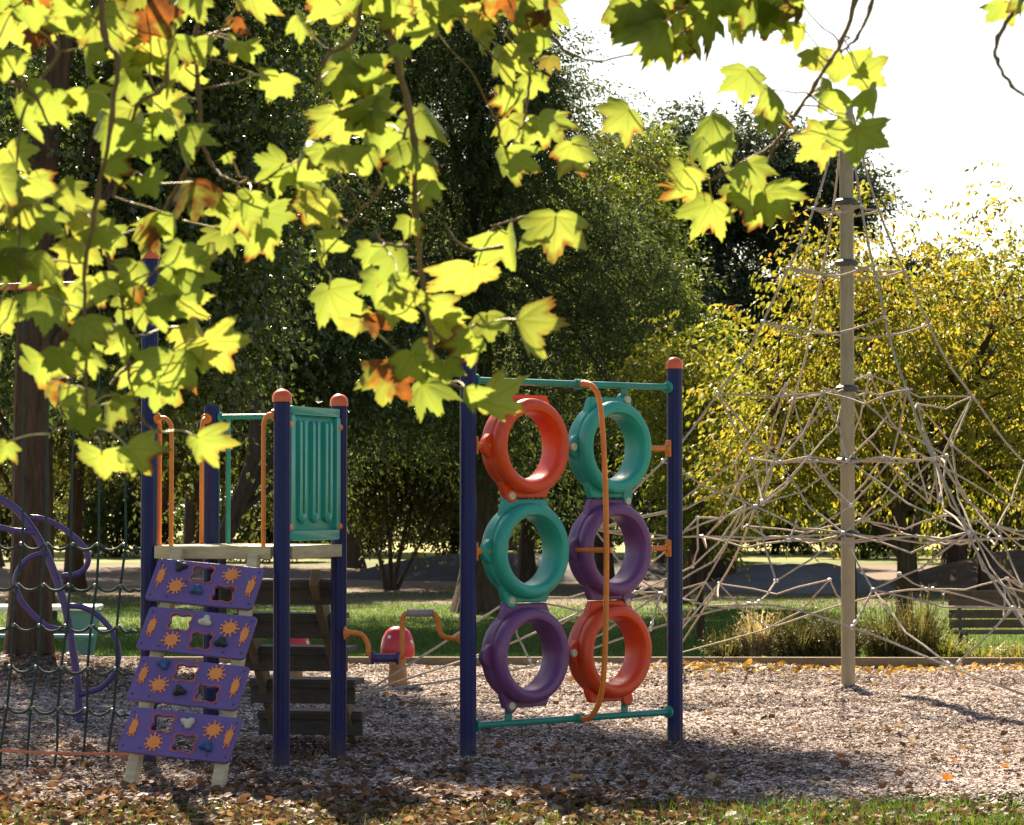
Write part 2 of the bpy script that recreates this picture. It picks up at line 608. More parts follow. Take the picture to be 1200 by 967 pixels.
def rhombs(pos, axis, nrm, L_, W_, fold=.18):
    """leaf-like quads: base, side, tip, side"""
    axis = unit(axis)
    side = unit(np.cross(axis, nrm))
    up = np.cross(side, axis)
    L_ = L_[:, None]; W_ = W_[:, None]
    b = pos
    t = pos + axis * L_ - up * L_ * .12
    s1 = pos + axis * L_ * .42 + side * W_ * .5 + up * W_ * fold
    s2 = pos + axis * L_ * .42 - side * W_ * .5 + up * W_ * fold
    return np.stack([b, s1, t, s2], 1).reshape(-1, 3)


# ================================================================== PLAYGROUND EQUIPMENT
def flute(seg=40, n=8, depth=.05):
    out = []
    for k in range(seg):
        a = (k / seg * n) % 1
        out.append(1 - depth if a < .21 else 1)
    return out


FL = flute()


def post(parent, x, y, z0, z1, r=.05, name='post', matn='navy'):
    return MB().tube([(x, y, z0), (x, y, z1 * .5), (x, y, z1)], r, 40, True, FL).build(name, matn, parent, 25)


def dome(parent, x, y, z, r=.056, h=.075):
    pr = [(r, 0), (r, h * .3)] + [(r * math.cos(t), h * .3 + h * .7 * math.sin(t)) for t in np.linspace(.15, 1.5, 8)] + [(0, h)]
    return MB().lathe((x, y, z), (0, 0, 1), pr, 24).build('post_cap', 'cap', parent, 40)


# ---------------------------------------------------------------- ring climber
A0 = V(-.262, 16.3, 0); A1 = V(1.036, 17.4, 0)
U = (A1 - A0).normalized(); W_PANEL = (A1 - A0).length
NRM = V(U.y, -U.x, 0)          # towards the camera side
ring = thing('ring_climber', A0, 'climbing frame of six bolted plastic rings in red, teal and purple between two navy posts', 'climbing frame')
for p, top in ((A0, 2.40), (A1, 2.415)):
    post(ring, p.x, p.y, -.3, top)
    dome(ring, p.x, p.y, top)


def on(s, z, n=0.0):
    return A0 + U * s + NRM * n + V(0, 0, z)


for z in (2.295, .235):
    b = MB().tube([on(.05, z), on(W_PANEL * .5, z), on(W_PANEL - .05, z)], .021, 14)
    for s_ in (.058, W_PANEL - .058):
        b.lathe(on(s_, z), U, [(.034, -.012), (.04, -.008), (.04, .008), (.034, .012)], 20)
    b.lathe(on(W_PANEL * .52, z), U, [(.027, -.03), (.031, -.026), (.031, .026), (.027, .03)], 20)
    b.build('cross_beam', 'tealpaint', ring)

ROWS = (1.905, 1.272, .640)
COLS = (.44, 1.13)
RC = (('red', 'teal'), ('teal', 'purple'), ('purple', 'red'))


def flange_loop(col):
    lp = []
    for k in range(120):
        t = 2 * math.pi * k / 120
        c, s_ = math.cos(t), math.sin(t)
        r = .292
        av = abs(math.atan2(c, abs(s_)))       # angle from vertical
        if av < R(27):
            r = max(r, .313 / math.cos(av))
        elif av < R(42):
            q = (av - R(27)) / R(15)
            r = max(r, (.313 / math.cos(R(27))) * (1 - q) + .292 * q)
        ah = abs(math.atan2(s_, abs(c)))
        if ah < R(14):
            r = max(r, .342 - .05 * (ah / R(14)) ** 2)
        lp.append((r * c, r * s_))
    return lp


for i, z in enumerate(ROWS):
    for j, s_ in enumerate(COLS):
        c = on(s_, z)
        mt = RC[i][j]
        b = MB()
        pr = [(.200, 0), (.203, .06), (.209, .090), (.222, .108), (.240, .115), (.258, .113), (.274, .104), (.284, .090), (.289, .07), (.289, .05), (.284, .03),
              (.280, -.03), (.280, -.06), (.274, -.078), (.262, -.088), (.243, -.092), (.224, -.088), (.210, -.075), (.203, -.05)]
        b.lathe(c, NRM, pr, 72, True)
        b.prism(c, U, V(0, 0, 1), NRM, flange_loop(j), -.028, .028, .008)
        # flange has the tunnel through it: cut by rebuilding its caps as rings
        nF = 120
        b2 = MB()
        b2.v = b.v; b2.f = b.f[:-2]; b2.m = b.m[:-2]
        base = 72 * len(pr)
        inner = len(b2.v)
        for lay, zz in ((0, -.028), (3, .028)):
            st = len(b2.v)
            for k in range(nF):
                t = 2 * math.pi * k / nF
                b2.v.append(c + U * .27 * math.cos(t) + V(0, 0, 1) * .27 * math.sin(t) + NRM * zz)
            for k in range(nF):
                k2 = (k + 1) % nF
                b2.face((base + lay * nF + k, base + lay * nF + k2, st + k2, st + k))
        # lugs carrying the bolts
        du = -.125 if j == 0 else .135
        lugs = [(du, -.300), (du, .300)]
        for (x, y) in lugs:
            lp = [(x + .042 * math.cos(t), y + .042 * math.sin(t)) for t in np.linspace(0, 2 * math.pi, 20, endpoint=False)]
            sg = 1 if y < 0 else -1
            zo = (.004, .036) if sg > 0 else (-.036, .002)
            b2.prism(c, U, V(0, 0, 1), NRM, lp, zo[0], zo[1], .004)
        ro = b2.build('climbing_ring', mt, ring, 30)
        for (x, y) in ([lugs[0]] if j == 0 else [lugs[1]]) + ([(-.315, 0)] if (j == 1 and i != 1) else []):
            pz = on(s_, z) + U * x + V(0, 0, y)
            MB().lathe(pz + NRM * .034, NRM, [(.025, -.02), (.025, .004), (.020, .010), (.009, .011), (.008, .007), (0, .007)], 20).build('bolt_cap', 'bolt', ro)
# brackets from the beams to the rings
for j, s_ in enumerate(COLS):
    du = -.125 if j == 0 else .135
    for z, sg in ((2.295, -1), (.235, 1)):
        b = MB()
        z1 = z + sg * .085
        b.box(on(s_ + du, (z + z1) / 2, .0), U * .026, V(0, 0, .05), NRM * .008, .004)
        b.lathe(on(s_ + du, z1, .012), NRM, [(.03, -.01), (.03, .01)], 18)
        b.build('bracket', 'tealpaint', ring)
# orange stubs
for i, z in enumerate(ROWS):
    ends = []
    if i < 2:
        ends += [(.05, COLS[0] - .29), (W_PANEL - .05, COLS[1] + .29)]
    for a, bb in ends:
        m_ = MB().tube([on(a, z, 0), on(bb, z, 0)], .017, 12)
        sg = 1 if bb > a else -1
        m_.box(on(a + sg * .006, z), U * .008, NRM * .025, V(0, 0, .055), .005)
        m_.lathe(on(a + sg * .02, z), U, [(.022, -.012), (.026, 0), (.02, .012)], 16)
        m_.lathe(on(bb, z), U, [(.03, -.012), (.03, .012)], 16)
        m_.build('side_peg', 'orange', ring)
    zc = z
    if i == 1:
        MB().tube([on(COLS[1] - .29, zc, .0), on(.86, zc, .10), on(.93, zc, .25)], .017, 12).build('side_peg', 'orange', ring)
# orange sliding pole bowed out of the frame
sp_ = W_PANEL * .52
path = spl([on(sp_, 2.295, .02), on(sp_, 2.300, .06), on(sp_, 2.275, .13), on(sp_, 2.19, .19), on(sp_, 1.95, .225), on(sp_, 1.5, .25), on(sp_, 1.0, .25), on(sp_, .6, .235),
            on(sp_, .38, .20), on(sp_, .27, .13), on(sp_, .235, .06), on(sp_, .235, .02)], 6)
MB().tube(path, .0175, 14).build('climbing_pole', 'orange', ring)

# ---------------------------------------------------------------- tower
TA, TB, TC = V(-1.335, 15.85, 0), V(-1.053, 16.62, 0), V(-2.135, 16.08, 0)
TD = TC + TB - TA
DZ = 1.31
tower = thing('play_tower', TA, 'navy post play tower with teal slotted panel, timber deck, violet climbing ramp and dark steps', 'play tower')
post(tower, TA.x, TA.y, -.3, 2.15); dome(tower, TA.x, TA.y, 2.15, .058)
post(tower, TB.x, TB.y, -.3, 2.15); dome(tower, TB.x, TB.y, 2.15, .056)
post(tower, TC.x, TC.y, -.3, 3.0); dome(tower, TC.x, TC.y, 3.0, .056)
post(tower, TD.x, TD.y, -.3, 2.16)
ux = (TA - TC).normalized(); uy = (TB - TA).normalized()
wX, wY = (TA - TC).length, (TB - TA).length
ctr = (TA + TD) / 2
b = MB()
nb = 6
for k in range(nb):
    t0 = -.5 + (k + .5) / nb
    b.box(ctr + uy * t0 * (wY - .03) + V(0, 0, DZ - .018), ux * (wX / 2 - .012), uy * ((wY - .03) / nb / 2 - .004), V(0, 0, .018), .003)
b.build('deck', 'deck', tower)
b = MB()
for (p, q, o_) in ((TC, TA, -uy), (TA, TB, ux), (TD, TB, uy), (TC, TD, -ux)):
    d = (q - p).normalized()
    b.beam(p + o_ * .025 + d * .052 + V(0, 0, DZ - .036), q + o_ * .025 - d * .052 + V(0, 0, DZ - .036), .038, .075, bev=.004)
b.build('fascia', 'timber', tower)
# teal panel with three raised slots, on the side A-B
pc = (TA + TB) / 2 + ux * .0
hw = wY / 2 - .055


def rrect(a, c_, r, n=6):
    out = []
    for (sx, sy, st) in ((1, 1, 0), (-1, 1, 90), (-1, -1, 180), (1, -1, 270)):
        for k in range(n + 1):
            t = R(st + 90 * k / n)
            out.append((sx * (a - r) + r * math.cos(t), sy * (c_ - r) + r * math.sin(t)))
    return out


b = MB()
zc, hh = 1.735, .395
pn = ux     # panel faces away from the deck
b.prism(pc + V(0, 0, zc), uy, V(0, 0, 1), pn, rrect(hw, hh, .03), -.030, .012, .006)
# frame lip
for (x0, x1, y0, y1) in ((-hw, hw, hh - .05, hh), (-hw, hw, -hh, -hh + .06), (-hw, -hw + .055, -hh + .055, hh - .045), (hw - .055, hw, -hh + .055, hh - .045)):
    lp = [(x + (x0 + x1) / 2, y + (y0 + y1) / 2) for x, y in rrect((x1 - x0) / 2, (y1 - y0) / 2, .02)]
    b.prism(pc + V(0, 0, zc), uy, V(0, 0, 1), pn, lp, .006, .034, .009)
for k in (-1, 0, 1):
    for e in (-.034, .034):
        lp = [(x + k * hw * .52 + e, y + .02) for x, y in rrect(.0175, hh - .1, .017)]
        b.prism(pc + V(0, 0, zc), uy, V(0, 0, 1), pn, lp, .004, .036, .012)
    lp = [(x + k * hw * .52, y - hh + .135) for x, y in rrect(.036, .032, .030)]
    b.prism(pc + V(0, 0, zc), uy, V(0, 0, 1), pn, lp, .004, .042, .016)
b.build('slotted_panel', 'teal', tower, 50)
for zz in (1.42, 2.02):
    for p, sg in ((TA, 1), (TB, -1)):
        MB().lathe(p + uy * sg * .05 + V(0, 0, zz) + ux * .012, uy, [(.024, -.03), (.028, -.02), (.028, .02), (.024, .03)], 14).build('panel_clamp', 'orange', tower)
# orange grab rails
def grab(parent, base, top, into):
    pts = [base, base + V(0, 0, .3), top - V(0, 0, .09), top - V(0, 0, .03) + (into - top) * .12, top + (into - top) * .45, into]
    MB().tube(spl(pts, 5), .0135, 12).lathe(into, (into - top), [(.03, -.02), (.033, -.012), (.033, .006)], 16).build('grab_rail', 'orange', parent)


def tp(p, a, c_, z):
    return p + ux * a + uy * c_ + V(0, 0, z)


grab(tower, tp(TA, -.105, -.02, DZ), tp(TA, -.105, -.02, 2.075), tp(TA, -.045, 0, 2.075))
grab(tower, tp(TC, .15, -.02, DZ), tp(TC, .15, -.02, 2.06), tp(TC, .045, 0, 2.06))
grab(tower, tp(TC, .015, .10, DZ), tp(TC, .015, .10, 2.06), tp(TC, .02, .045, 2.06))
grab(tower, tp(TD, -.002, -.13, DZ), tp(TD, -.002, -.13, 2.07), tp(TD, -.01, -.048, 2.08))
b = MB()
rz = 2.09
b.tube([tp(TD, .05, 0, rz), tp(TD, .3, 0, rz), tp(TB, -.05, 0, rz)], .017, 12)
b.tube([tp(TD, .11, 0, rz), tp(TD, .11, 0, DZ)], .015, 12)
for p, s_ in ((TD, .055), (TB, -.055)):
    b.lathe(tp(p, s_, 0, rz), ux, [(.03, -.01), (.034, 0), (.03, .01)], 16)
b.build('guard_rail', 'tealpaint', tower)
# steps going down behind the deck
bk = (TB + TD) / 2
sdir = V(.17, 1, 0).normalized(); sside = V(1, -.17, 0).normalized()
RISE, RUN = DZ / 6, .215
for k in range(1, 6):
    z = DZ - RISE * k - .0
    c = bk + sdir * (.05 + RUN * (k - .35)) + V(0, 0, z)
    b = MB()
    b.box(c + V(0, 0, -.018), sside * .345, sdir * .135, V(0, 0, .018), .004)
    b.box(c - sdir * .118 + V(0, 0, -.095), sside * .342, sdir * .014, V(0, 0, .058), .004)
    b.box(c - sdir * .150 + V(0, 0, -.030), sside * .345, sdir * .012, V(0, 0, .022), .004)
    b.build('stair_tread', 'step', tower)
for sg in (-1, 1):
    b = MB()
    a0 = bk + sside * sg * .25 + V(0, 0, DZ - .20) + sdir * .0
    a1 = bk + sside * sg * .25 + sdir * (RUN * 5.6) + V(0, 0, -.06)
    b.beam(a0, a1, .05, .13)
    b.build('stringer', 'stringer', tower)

# climbing ramp
RT = (TC + TA) / 2 + V(.0, -.05, 1.27)
RB = V(-1.86, 14.95, -.02)
sl = (RT - RB).normalized()
rx = V(1, -.26, -.085).normalized(); rails_dir = sl.copy()
sl = (sl - rx * sl.dot(rx)).normalized()
rn = rx.cross(sl).normalized()
if rn.y > 0:
    rn = -rn
SLEN = (RT - RB).length
b_ = []
for sg in (-1, 1):
    MB().beam(RB + rx * sg * .255 - rails_dir * .06 + V(.01, 0, 0), RT + rx * sg * .235 + V(.015, 0, 0), .062, .075, up=rn).build('ramp_rail', 'timber', tower)


def blob(a, c_, n=48, cc=.175):
    return [(a * math.cos(t) * (.9 - cc * math.cos(4 * t)), c_ * math.sin(t) * (.9 - cc * math.cos(4 * t))) for t in np.linspace(0, 2 * math.pi, n, endpoint=False)]


def splat(rad, sx, sy, seed, grow=0.0):
    rr = random.Random(seed)
    n = 11
    out = []
    for k in range(n):
        a = 2 * math.pi * (k + rr.uniform(-.2, .2)) / n
        up = abs(math.sin(a))
        ln = rr.uniform(.74, 1.0) * (1.0 if sx > .9 else (.62 + .5 * up ** 3))
        d = (math.cos(a), math.sin(a)); p = (-d[1], d[0])
        g = grow
        for (l_, w_) in ((.54, -.115), (ln * .74, -.036 - g * .6), (ln * .84, -.07 - g), (ln * .95, -.075 - g), (ln + g * .6, -.035), (ln + g * .6, .035), (ln * .95, .075 + g), (ln * .84, .07 + g), (ln * .74, .036 + g * .6), (.54, .115)):
            out.append(((d[0] * (l_ + g * .3) + p[0] * w_) * rad * sx, (d[1] * (l_ + g * .3) + p[1] * w_) * rad * sy))
    return out


def flat(loops, z0, z1, mi, c, ux_, uy_, uz_, mb, bev=.002):
    """2-D filled curve with holes, turned into mesh faces of mb"""
    cu = bpy.data.curves.new('tmp', 'CURVE')
    cu.dimensions = '2D'
    cu.fill_mode = 'BOTH'
    cu.extrude = max(1e-4, (z1 - z0) / 2 - bev)
    cu.bevel_depth = bev
    cu.bevel_resolution = 1
    cu.offset = -bev
    for lp in loops:
        s_ = cu.splines.new('POLY')
        s_.points.add(len(lp) - 1)
        for q, (x, y) in zip(s_.points, lp):
            q.co = (x, y, 0, 1)
        s_.use_cyclic_u = True
    o = bpy.data.objects.new('tmp', cu)
    COL.objects.link(o)
    dg = bpy.context.evaluated_depsgraph_get()
    me = bpy.data.meshes.new_from_object(o.evaluated_get(dg))
    mb.k = mi
    zm = (z0 + z1) / 2
    mb.poly([Vector(c) + ux_ * v.co.x + uy_ * v.co.y + uz_ * (v.co.z + zm) for v in me.vertices], [tuple(p.vertices) for p in me.polygons])
    bpy.data.objects.remove(o)
    bpy.data.curves.remove(cu)
    bpy.data.meshes.remove(me)


BW, BH = .655, .288
T1 = [('hole', .45, .29), ('hole', .70, .70), ('splat', .25, .63), ('splat', .72, .24), ('drip', .08, .42), ('drip', .925, .48)]
T2 = [('hole', .32, .30), ('hole', .565, .69), ('splat', .30, .74), ('splat', .785, .33), ('drip', .08, .46), ('drip', .935, .45)]
BD = [(T1, [('holdblack', .235, .17), ('holdblue', .455, .70)]),
      (T2, [('holdwhite', .555, .24), ('holdblack', .755, .70)]),
      (T1, [('holdblue', .235, .16), ('holdblack', .455, .73)]),
      (T2, [('holdwhite', .545, .25), ('holdblue', .775, .72)])]
words_ = ('topmost', 'second', 'third', 'bottom')
for k, (feat, holds) in enumerate(BD):
    cz = SLEN - .262 - k * .338
    c = RB + rails_dir * cz + rn * .058 + rx * (.0 + .004 * k)
    b = MB()
    def loc(u, v):
        return ((u - .5) * BW, (.5 - v) * BH)
    outer = rrect(BW / 2, BH / 2, .022, 5)
    holes, bands, spl_ = [], [], []
    for i, (t, u, v) in enumerate(feat):
        x, y = loc(u, v)
        if t == 'hole':
            lp = [(x + p, y + q) for p, q in blob(.073, .062)]
            holes.append(lp[::-1])
            big = [(x + p, y + q) for p, q in blob(.073, .062, 48, .17)]
            bands.append(([(x + p * 1.2, y + q * 1.2) for p, q in blob(.073, .062)], [(x + p * 1.01, y + q * 1.01) for p, q in blob(.073, .062)]))
        elif t == 'splat':
            spl_.append((x, y, .066, 1, 1, k * 9 + i))
        else:
            spl_.append((x, y, .068, .62, 1.18, k * 9 + i))
    flat([outer] + holes, -.010, .010, 0, c, rx, sl, rn, b, .003)
    for o_, in_ in bands:
        flat([o_, in_[::-1]], .0102, .0130, 2, c, rx, sl, rn, b, .0008)
    for (x, y, rad, sx, sy, sd_) in spl_:
        flat([[(x + p, y + q) for p, q in splat(rad, sx, sy, sd_, .035)]], .0101, .0118, 2, c, rx, sl, rn, b, 0)  # larger red layer paints a shadow line around each splat
        flat([[(x + p, y + q) for p, q in splat(rad, sx, sy, sd_)]], .0119, .0150, 1, c, rx, sl, rn, b, 0)
    b.k = 3
    for (u, v) in ((.04, .12), (.04, .88), (.96, .12), (.96, .88), (.33, .50), (.62, .50), (.20, .90), (.80, .90)):
        x, y = loc(u, v)
        b.lathe(c + rx * x + sl * y + rn * .0105, rn, [(.0065, -.002), (.0065, .002), (.004, .0035), (0, .0035)], 10)
    b.k = 0
    bo = b.build('climbing_board', ['board', 'splat', 'outline_shadow', 'collar'], tower, 30)
    for (mt, u, v) in holds:
        x, y = loc(u, v)
        h = MB()
        hc = c + rx * x + sl * y + rn * .011
        rr = random.Random(k * 5 + int(u * 100))
        ph = rr.uniform(0, 6)
        rings_ = [(.034, 0), (.036, .010), (.031, .022), (.020, .030), (.010, .026), (0, .024)]
        bse = len(h.v)
        seg = 24
        for (r_, a_) in rings_:
            for q in range(seg):
                t = 2 * math.pi * q / seg
                f_ = 1 + .28 * math.cos(3 * t + ph) * (1 if r_ > .015 else .3)
                h.v.append(hc + rx * (r_ * f_ * math.cos(t)) + sl * (r_ * f_ * .85 * math.sin(t)) + rn * (a_ + .006 * math.cos(3 * t + ph) * (r_ / .036)))
        for i in range(len(rings_) - 1):
            for q in range(seg):
                q2 = (q + 1) % seg
                h.face((bse + i * seg + q, bse + i * seg + q2, bse + (i + 1) * seg + q2, bse + (i + 1) * seg + q))
        h.build('climbing_hold', mt, bo, 50)

# ---------------------------------------------------------------- pedal crank between tower and ring frame
pcB = thing('pedal_bar', (TB.x, TB.y, .7), 'bent orange pedal bar with worn grips joining tower post to ring frame', 'pedal bar')
e0 = TB + V(.05, .0, .80)
e1 = A0 + V(-.05, .0, .735)
D = 16.5
pts = [P(402, 742, D), P(416, 742, D), P(425, 745, D - .01), P(431, 755, D - .02), P(432, 764, D - .04), P(436, 770, D - .05), P(442, 771, D - .05)]
MB().tube(spl(pts, 5), .0155, 12).lathe(P(406, 742, D), (1, 0, 0), [(.035, -.015), (.042, -.008), (.026, .006), (.02, .02)], 18).build('left_arm', 'orange', pcB)
pts = [P(463, 771, D - .05), P(470, 768, D - .04), P(471.5, 756, D - .02), P(471.5, 732, D), P(473, 722, D), P(480, 718.5, D), P(505, 718.5, D), P(511, 722, D), P(514, 732, D),
       P(515.5, 741, D), P(521, 746.5, D), P(528, 748, D), P(543, 748, 16.4)]
MB().tube(spl(pts, 5), .0155, 12).lathe(P(538, 748, 16.42), (-1, 0, 0), [(.035, -.015), (.042, -.008), (.026, .006), (.02, .02)], 18).build('right_arm', 'orange', pcB)
b = MB()
a0, a1 = P(437, 771, D - .05), P(466, 771, D - .05)
b.tube([a0, a1], .026, 14)
for q in (a0, a1):
    b.lathe(q, (1, 0, 0), [(.03, -.012), (.045, -.008), (.045, .008), (.03, .012)], 6)
b.build('pedal', 'grip', pcB)
MB().tube([P(478, 718.4, D), P(507, 718.4, D)], .023, 14).lathe(P(478, 718.4, D), (1, 0, 0), [(.02, -.006), (.028, 0), (.02, .006)], 14).lathe(P(507, 718.4, D), (1, 0, 0), [(.02, -.006), (.028, 0), (.02, .006)], 14).build('hand_grip', 'greygrip', pcB)

# ---------------------------------------------------------------- left rope net with its red top bar
NE = V(-3.75, 16.62, 0)
rn_ = thing('climbing_net', NE, 'dark green rope climbing net hanging from a red bar left of the tower', 'climbing net')
zt = 2.86
MB().tube([tp(TC, -.05, 0, zt), NE + V(0, 0, zt)], .021, 12).build('top_bar', 'redbar', rn_)
post(rn_, NE.x, NE.y, -.3, 3.0)
dome(rn_, NE.x, NE.y, 3.0)
b = MB(); cl = MB()
dn = (NE - TC)
ln_ = dn.length
dn = dn.normalized()
nv_ = [.17 * k + .16 for k in range(9)]
zs = [1.318, 1.075, .835, .59, .35, .12]
def npt(s_, z):
    lean = max(0, 1.35 - z) * .10
    return TC + dn * (s_ + (1.35 - z) * .13 * (1 if z < 1.35 else 0) * (0.4 + .25 * s_)) + V(0, -lean, 0) + V(0, 0, z)
for s_ in nv_:
    b.tube([npt(s_, zt), npt(s_, 2.0)] + [npt(s_ + .012 * math.sin(7 * z + s_ * 9), z) for z in zs] + [npt(s_, .0)], [.0055] * 2 + [.0080] * 7, 7)
for z in zs[:-1]:
    pts = [npt(0.04, z - .03)]
    prev = .04
    for s_ in nv_:
        for f_, dz_ in ((.25, .024), (.5, .034), (.75, .024)):
            pts.append(npt(prev + (s_ - prev) * f_, z - dz_))
        pts.append(npt(s_, z + .004))
        prev = s_
        q = npt(s_, z)
        b.k = 1; b.lathe(q, (0, 0, 1), [(.006, -.012), (.0125, -.008), (.0125, .008), (.006, .012)], 10); b.k = 0
    b.tube(spl(pts, 3), .0088, 7)
b.build('rope_mesh', ['greenrope', 'joint'], rn_)

# ---------------------------------------------------------------- purple curly climber
Y0 = 19.6
cu_ = thing('curly_climber', P(93, 843, Y0), 'purple tube climber with looping side hoops behind the green rope net', 'climber')
mp_ = [(-95, 560), (-60, 562), (-20, 573), (0, 585), (18, 596), (35, 616), (50, 640), (60, 662), (70, 690), (79, 722), (85, 760), (91, 800), (93, 848)]
MB().tube(spl([P(x, y, Y0) for x, y in mp_], 5), .029, 14).build('main_pole', 'curl', cu_)
loops_ = [[(36, 606), (50, 608), (72, 618), (92, 634), (103, 650), (101, 664), (90, 673), (72, 675)],
          [(56, 648), (38, 652), (24, 664), (18, 682), (24, 702), (40, 722), (58, 735), (82, 739)],
          [(81, 710), (98, 712), (118, 724), (134, 745), (139, 768), (133, 790), (118, 806), (94, 814)],
          [(-40, 612), (-20, 612), (0, 618), (20, 622), (41, 624)]]
for lp in loops_:
    MB().tube(spl([P(x, y, Y0 - .02) for x, y in lp], 5), .021, 12).build('hoop', 'curl', cu_)
q = P(-95, 560, Y0)
MB().tube([(q.x, q.y, -.2), (q.x, q.y, q.z + .3)], .05, 20).build('support_post', 'navy', cu_)

# ---------------------------------------------------------------- toadstool seats
def toadstool(x, y, Y, r, sc=1.0):
    g = P(x, y, Y)
    t = thing('toadstool_seat', (g.x, g.y, 0), 'red toadstool stool with white dots on a stump, seen below the pedal bar', 'stool', 'red toadstool stools')
    MB().lathe((g.x, g.y, 0), (0, 0, 1), [(.085, -.05), (.082, .05), (.07, .20), (.066, .26)], 20).build('stump', 'stump', t)
    pr = [(0, .235), (.10, .24), (.138, .25), (.146, .28), (.143, .34), (.128, .41), (.10, .465), (.06, .495), (.02, .505), (0, .506)]
    MB().lathe((g.x, g.y, 0), (0, 0, 1), pr, 32).build('cap', 'toad', t)
    for a, zz, r_ in ((-122, .42, .016), (-28, .38, .017), (60, .42, .015), (150, .4, .015)):
        rr_ = float(np.interp(zz, [.28, .34, .41, .465, .495], [.146, .143, .128, .10, .06]))
        d = V(math.cos(R(a)), math.sin(R(a)), 0)
        n = (d * 1 + V(0, 0, .45)).normalized()
        MB().lathe(V(g.x, g.y, zz) + d * (rr_ - .001), n, [(r_, -.006), (r_, .003), (r_ * .6, .006), (0, .007)], 14).build('dot', 'white', t)
    return t


t1 = toadstool(466, 803, 23.1, 20)
t2 = copy_tree(t1)
g2 = P(344, 806, 23.0)
t2.location = (g2.x, g2.y, 0)
t2['label'] = 'red toadstool stool glimpsed between the dark steps of the tower'

# ---------------------------------------------------------------- pyramid rope net with steel mast
MX, MY = 2.795, 22.75
TOPZ = 4.85
sn = thing('spider_net', (MX, MY, 0), 'pyramid rope climbing net around a tall steel mast on the bark chips', 'rope pyramid')
MB().tube([(MX, MY, -.3), (MX, MY, 2.4), (MX, MY, TOPZ)], .058, 28).lathe((MX, MY, TOPZ), (0, 0, 1), [(.058, 0), (.062, .01), (.05, .03), (.02, .045), (0, .047)], 24).build('mast', 'steel', sn)
CZ = (4.06, 3.55, 2.50, 1.90, 1.29)
for z in CZ:
    MB().lathe((MX, MY, z), (0, 0, 1), [(.06, -.028), (.082, -.024), (.098, -.008), (.098, .008), (.082, .024), (.06, .028)], 24).build('collar', 'collar', sn)
ANG = [R(a) for a in (197, 287, 17, 107)]
RA = 4.2
rf = [0, .02, .1, .214, .35, .6, .8, 1.0]
zf = [4.78, 4.55, 3.70, 2.77, 2.05, 1.05, .52, .02]


def cabz(fr):
    return float(np.interp(fr, rf, zf))


def frz(z):
    return float(np.interp(z, zf[::-1], rf[::-1]))


def cp(i, fr):
    """point on edge cable i"""
    a = ANG[i % 4]
    return V(MX + RA * fr * math.cos(a), MY + RA * fr * math.sin(a), cabz(fr))


for i in range(4):
    a = ANG[i]
    pts = spl([V(MX + math.cos(a) * .06, MY + math.sin(a) * .06, 4.80)] + [cp(i, f_) for f_ in (.05, .1, .16, .214, .28, .35, .45, .6, .8, 1.0)], 4)
    MB().tube(pts, .010, 7).build('edge_cable', 'rope', sn)


def rope(mb, a, b_, sag=.03, r=.0083, pull=None):
    ll = (a - b_).length
    m_ = (a + b_) / 2 + V(0, 0, -sag * rj.uniform(.6, 1.9) * ll) + V(rj.gauss(0, .025), rj.gauss(0, .025), 0) * ll
    if pull is not None:
        m_ = m_ + pull
    mb.tube([a, a * .4 + m_ * .6 - (m_ - (a + b_) / 2) * .1, m_, b_ * .4 + m_ * .6 - (m_ - (a + b_) / 2) * .1, b_], r, 6)


def fp(i, fr, t, z=None):
    """point on the sagging face between cables i and i+1"""
    a, b_ = cp(i, fr), cp(i + 1, fr)
    p = a.lerp(b_, t)
    inw = V(MX, MY, p.z) - p
    k = 4 * t * (1 - t)
    return p + inw * (.30 * k) + V(0, 0, .10 * k * fr + .16 * k * fr * fr)


rj = random.Random(5)
axis = lambda z: V(MX, MY, z)
JM = None
def joint(p, d, mb):
    mb.k = 1
    mb.lathe(p, d if d.length > 1e-6 else (0, 0, 1), [(.007, -.020), (.0145, -.015), (.0145, .015), (.007, .020)], 8)
    mb.k = 0


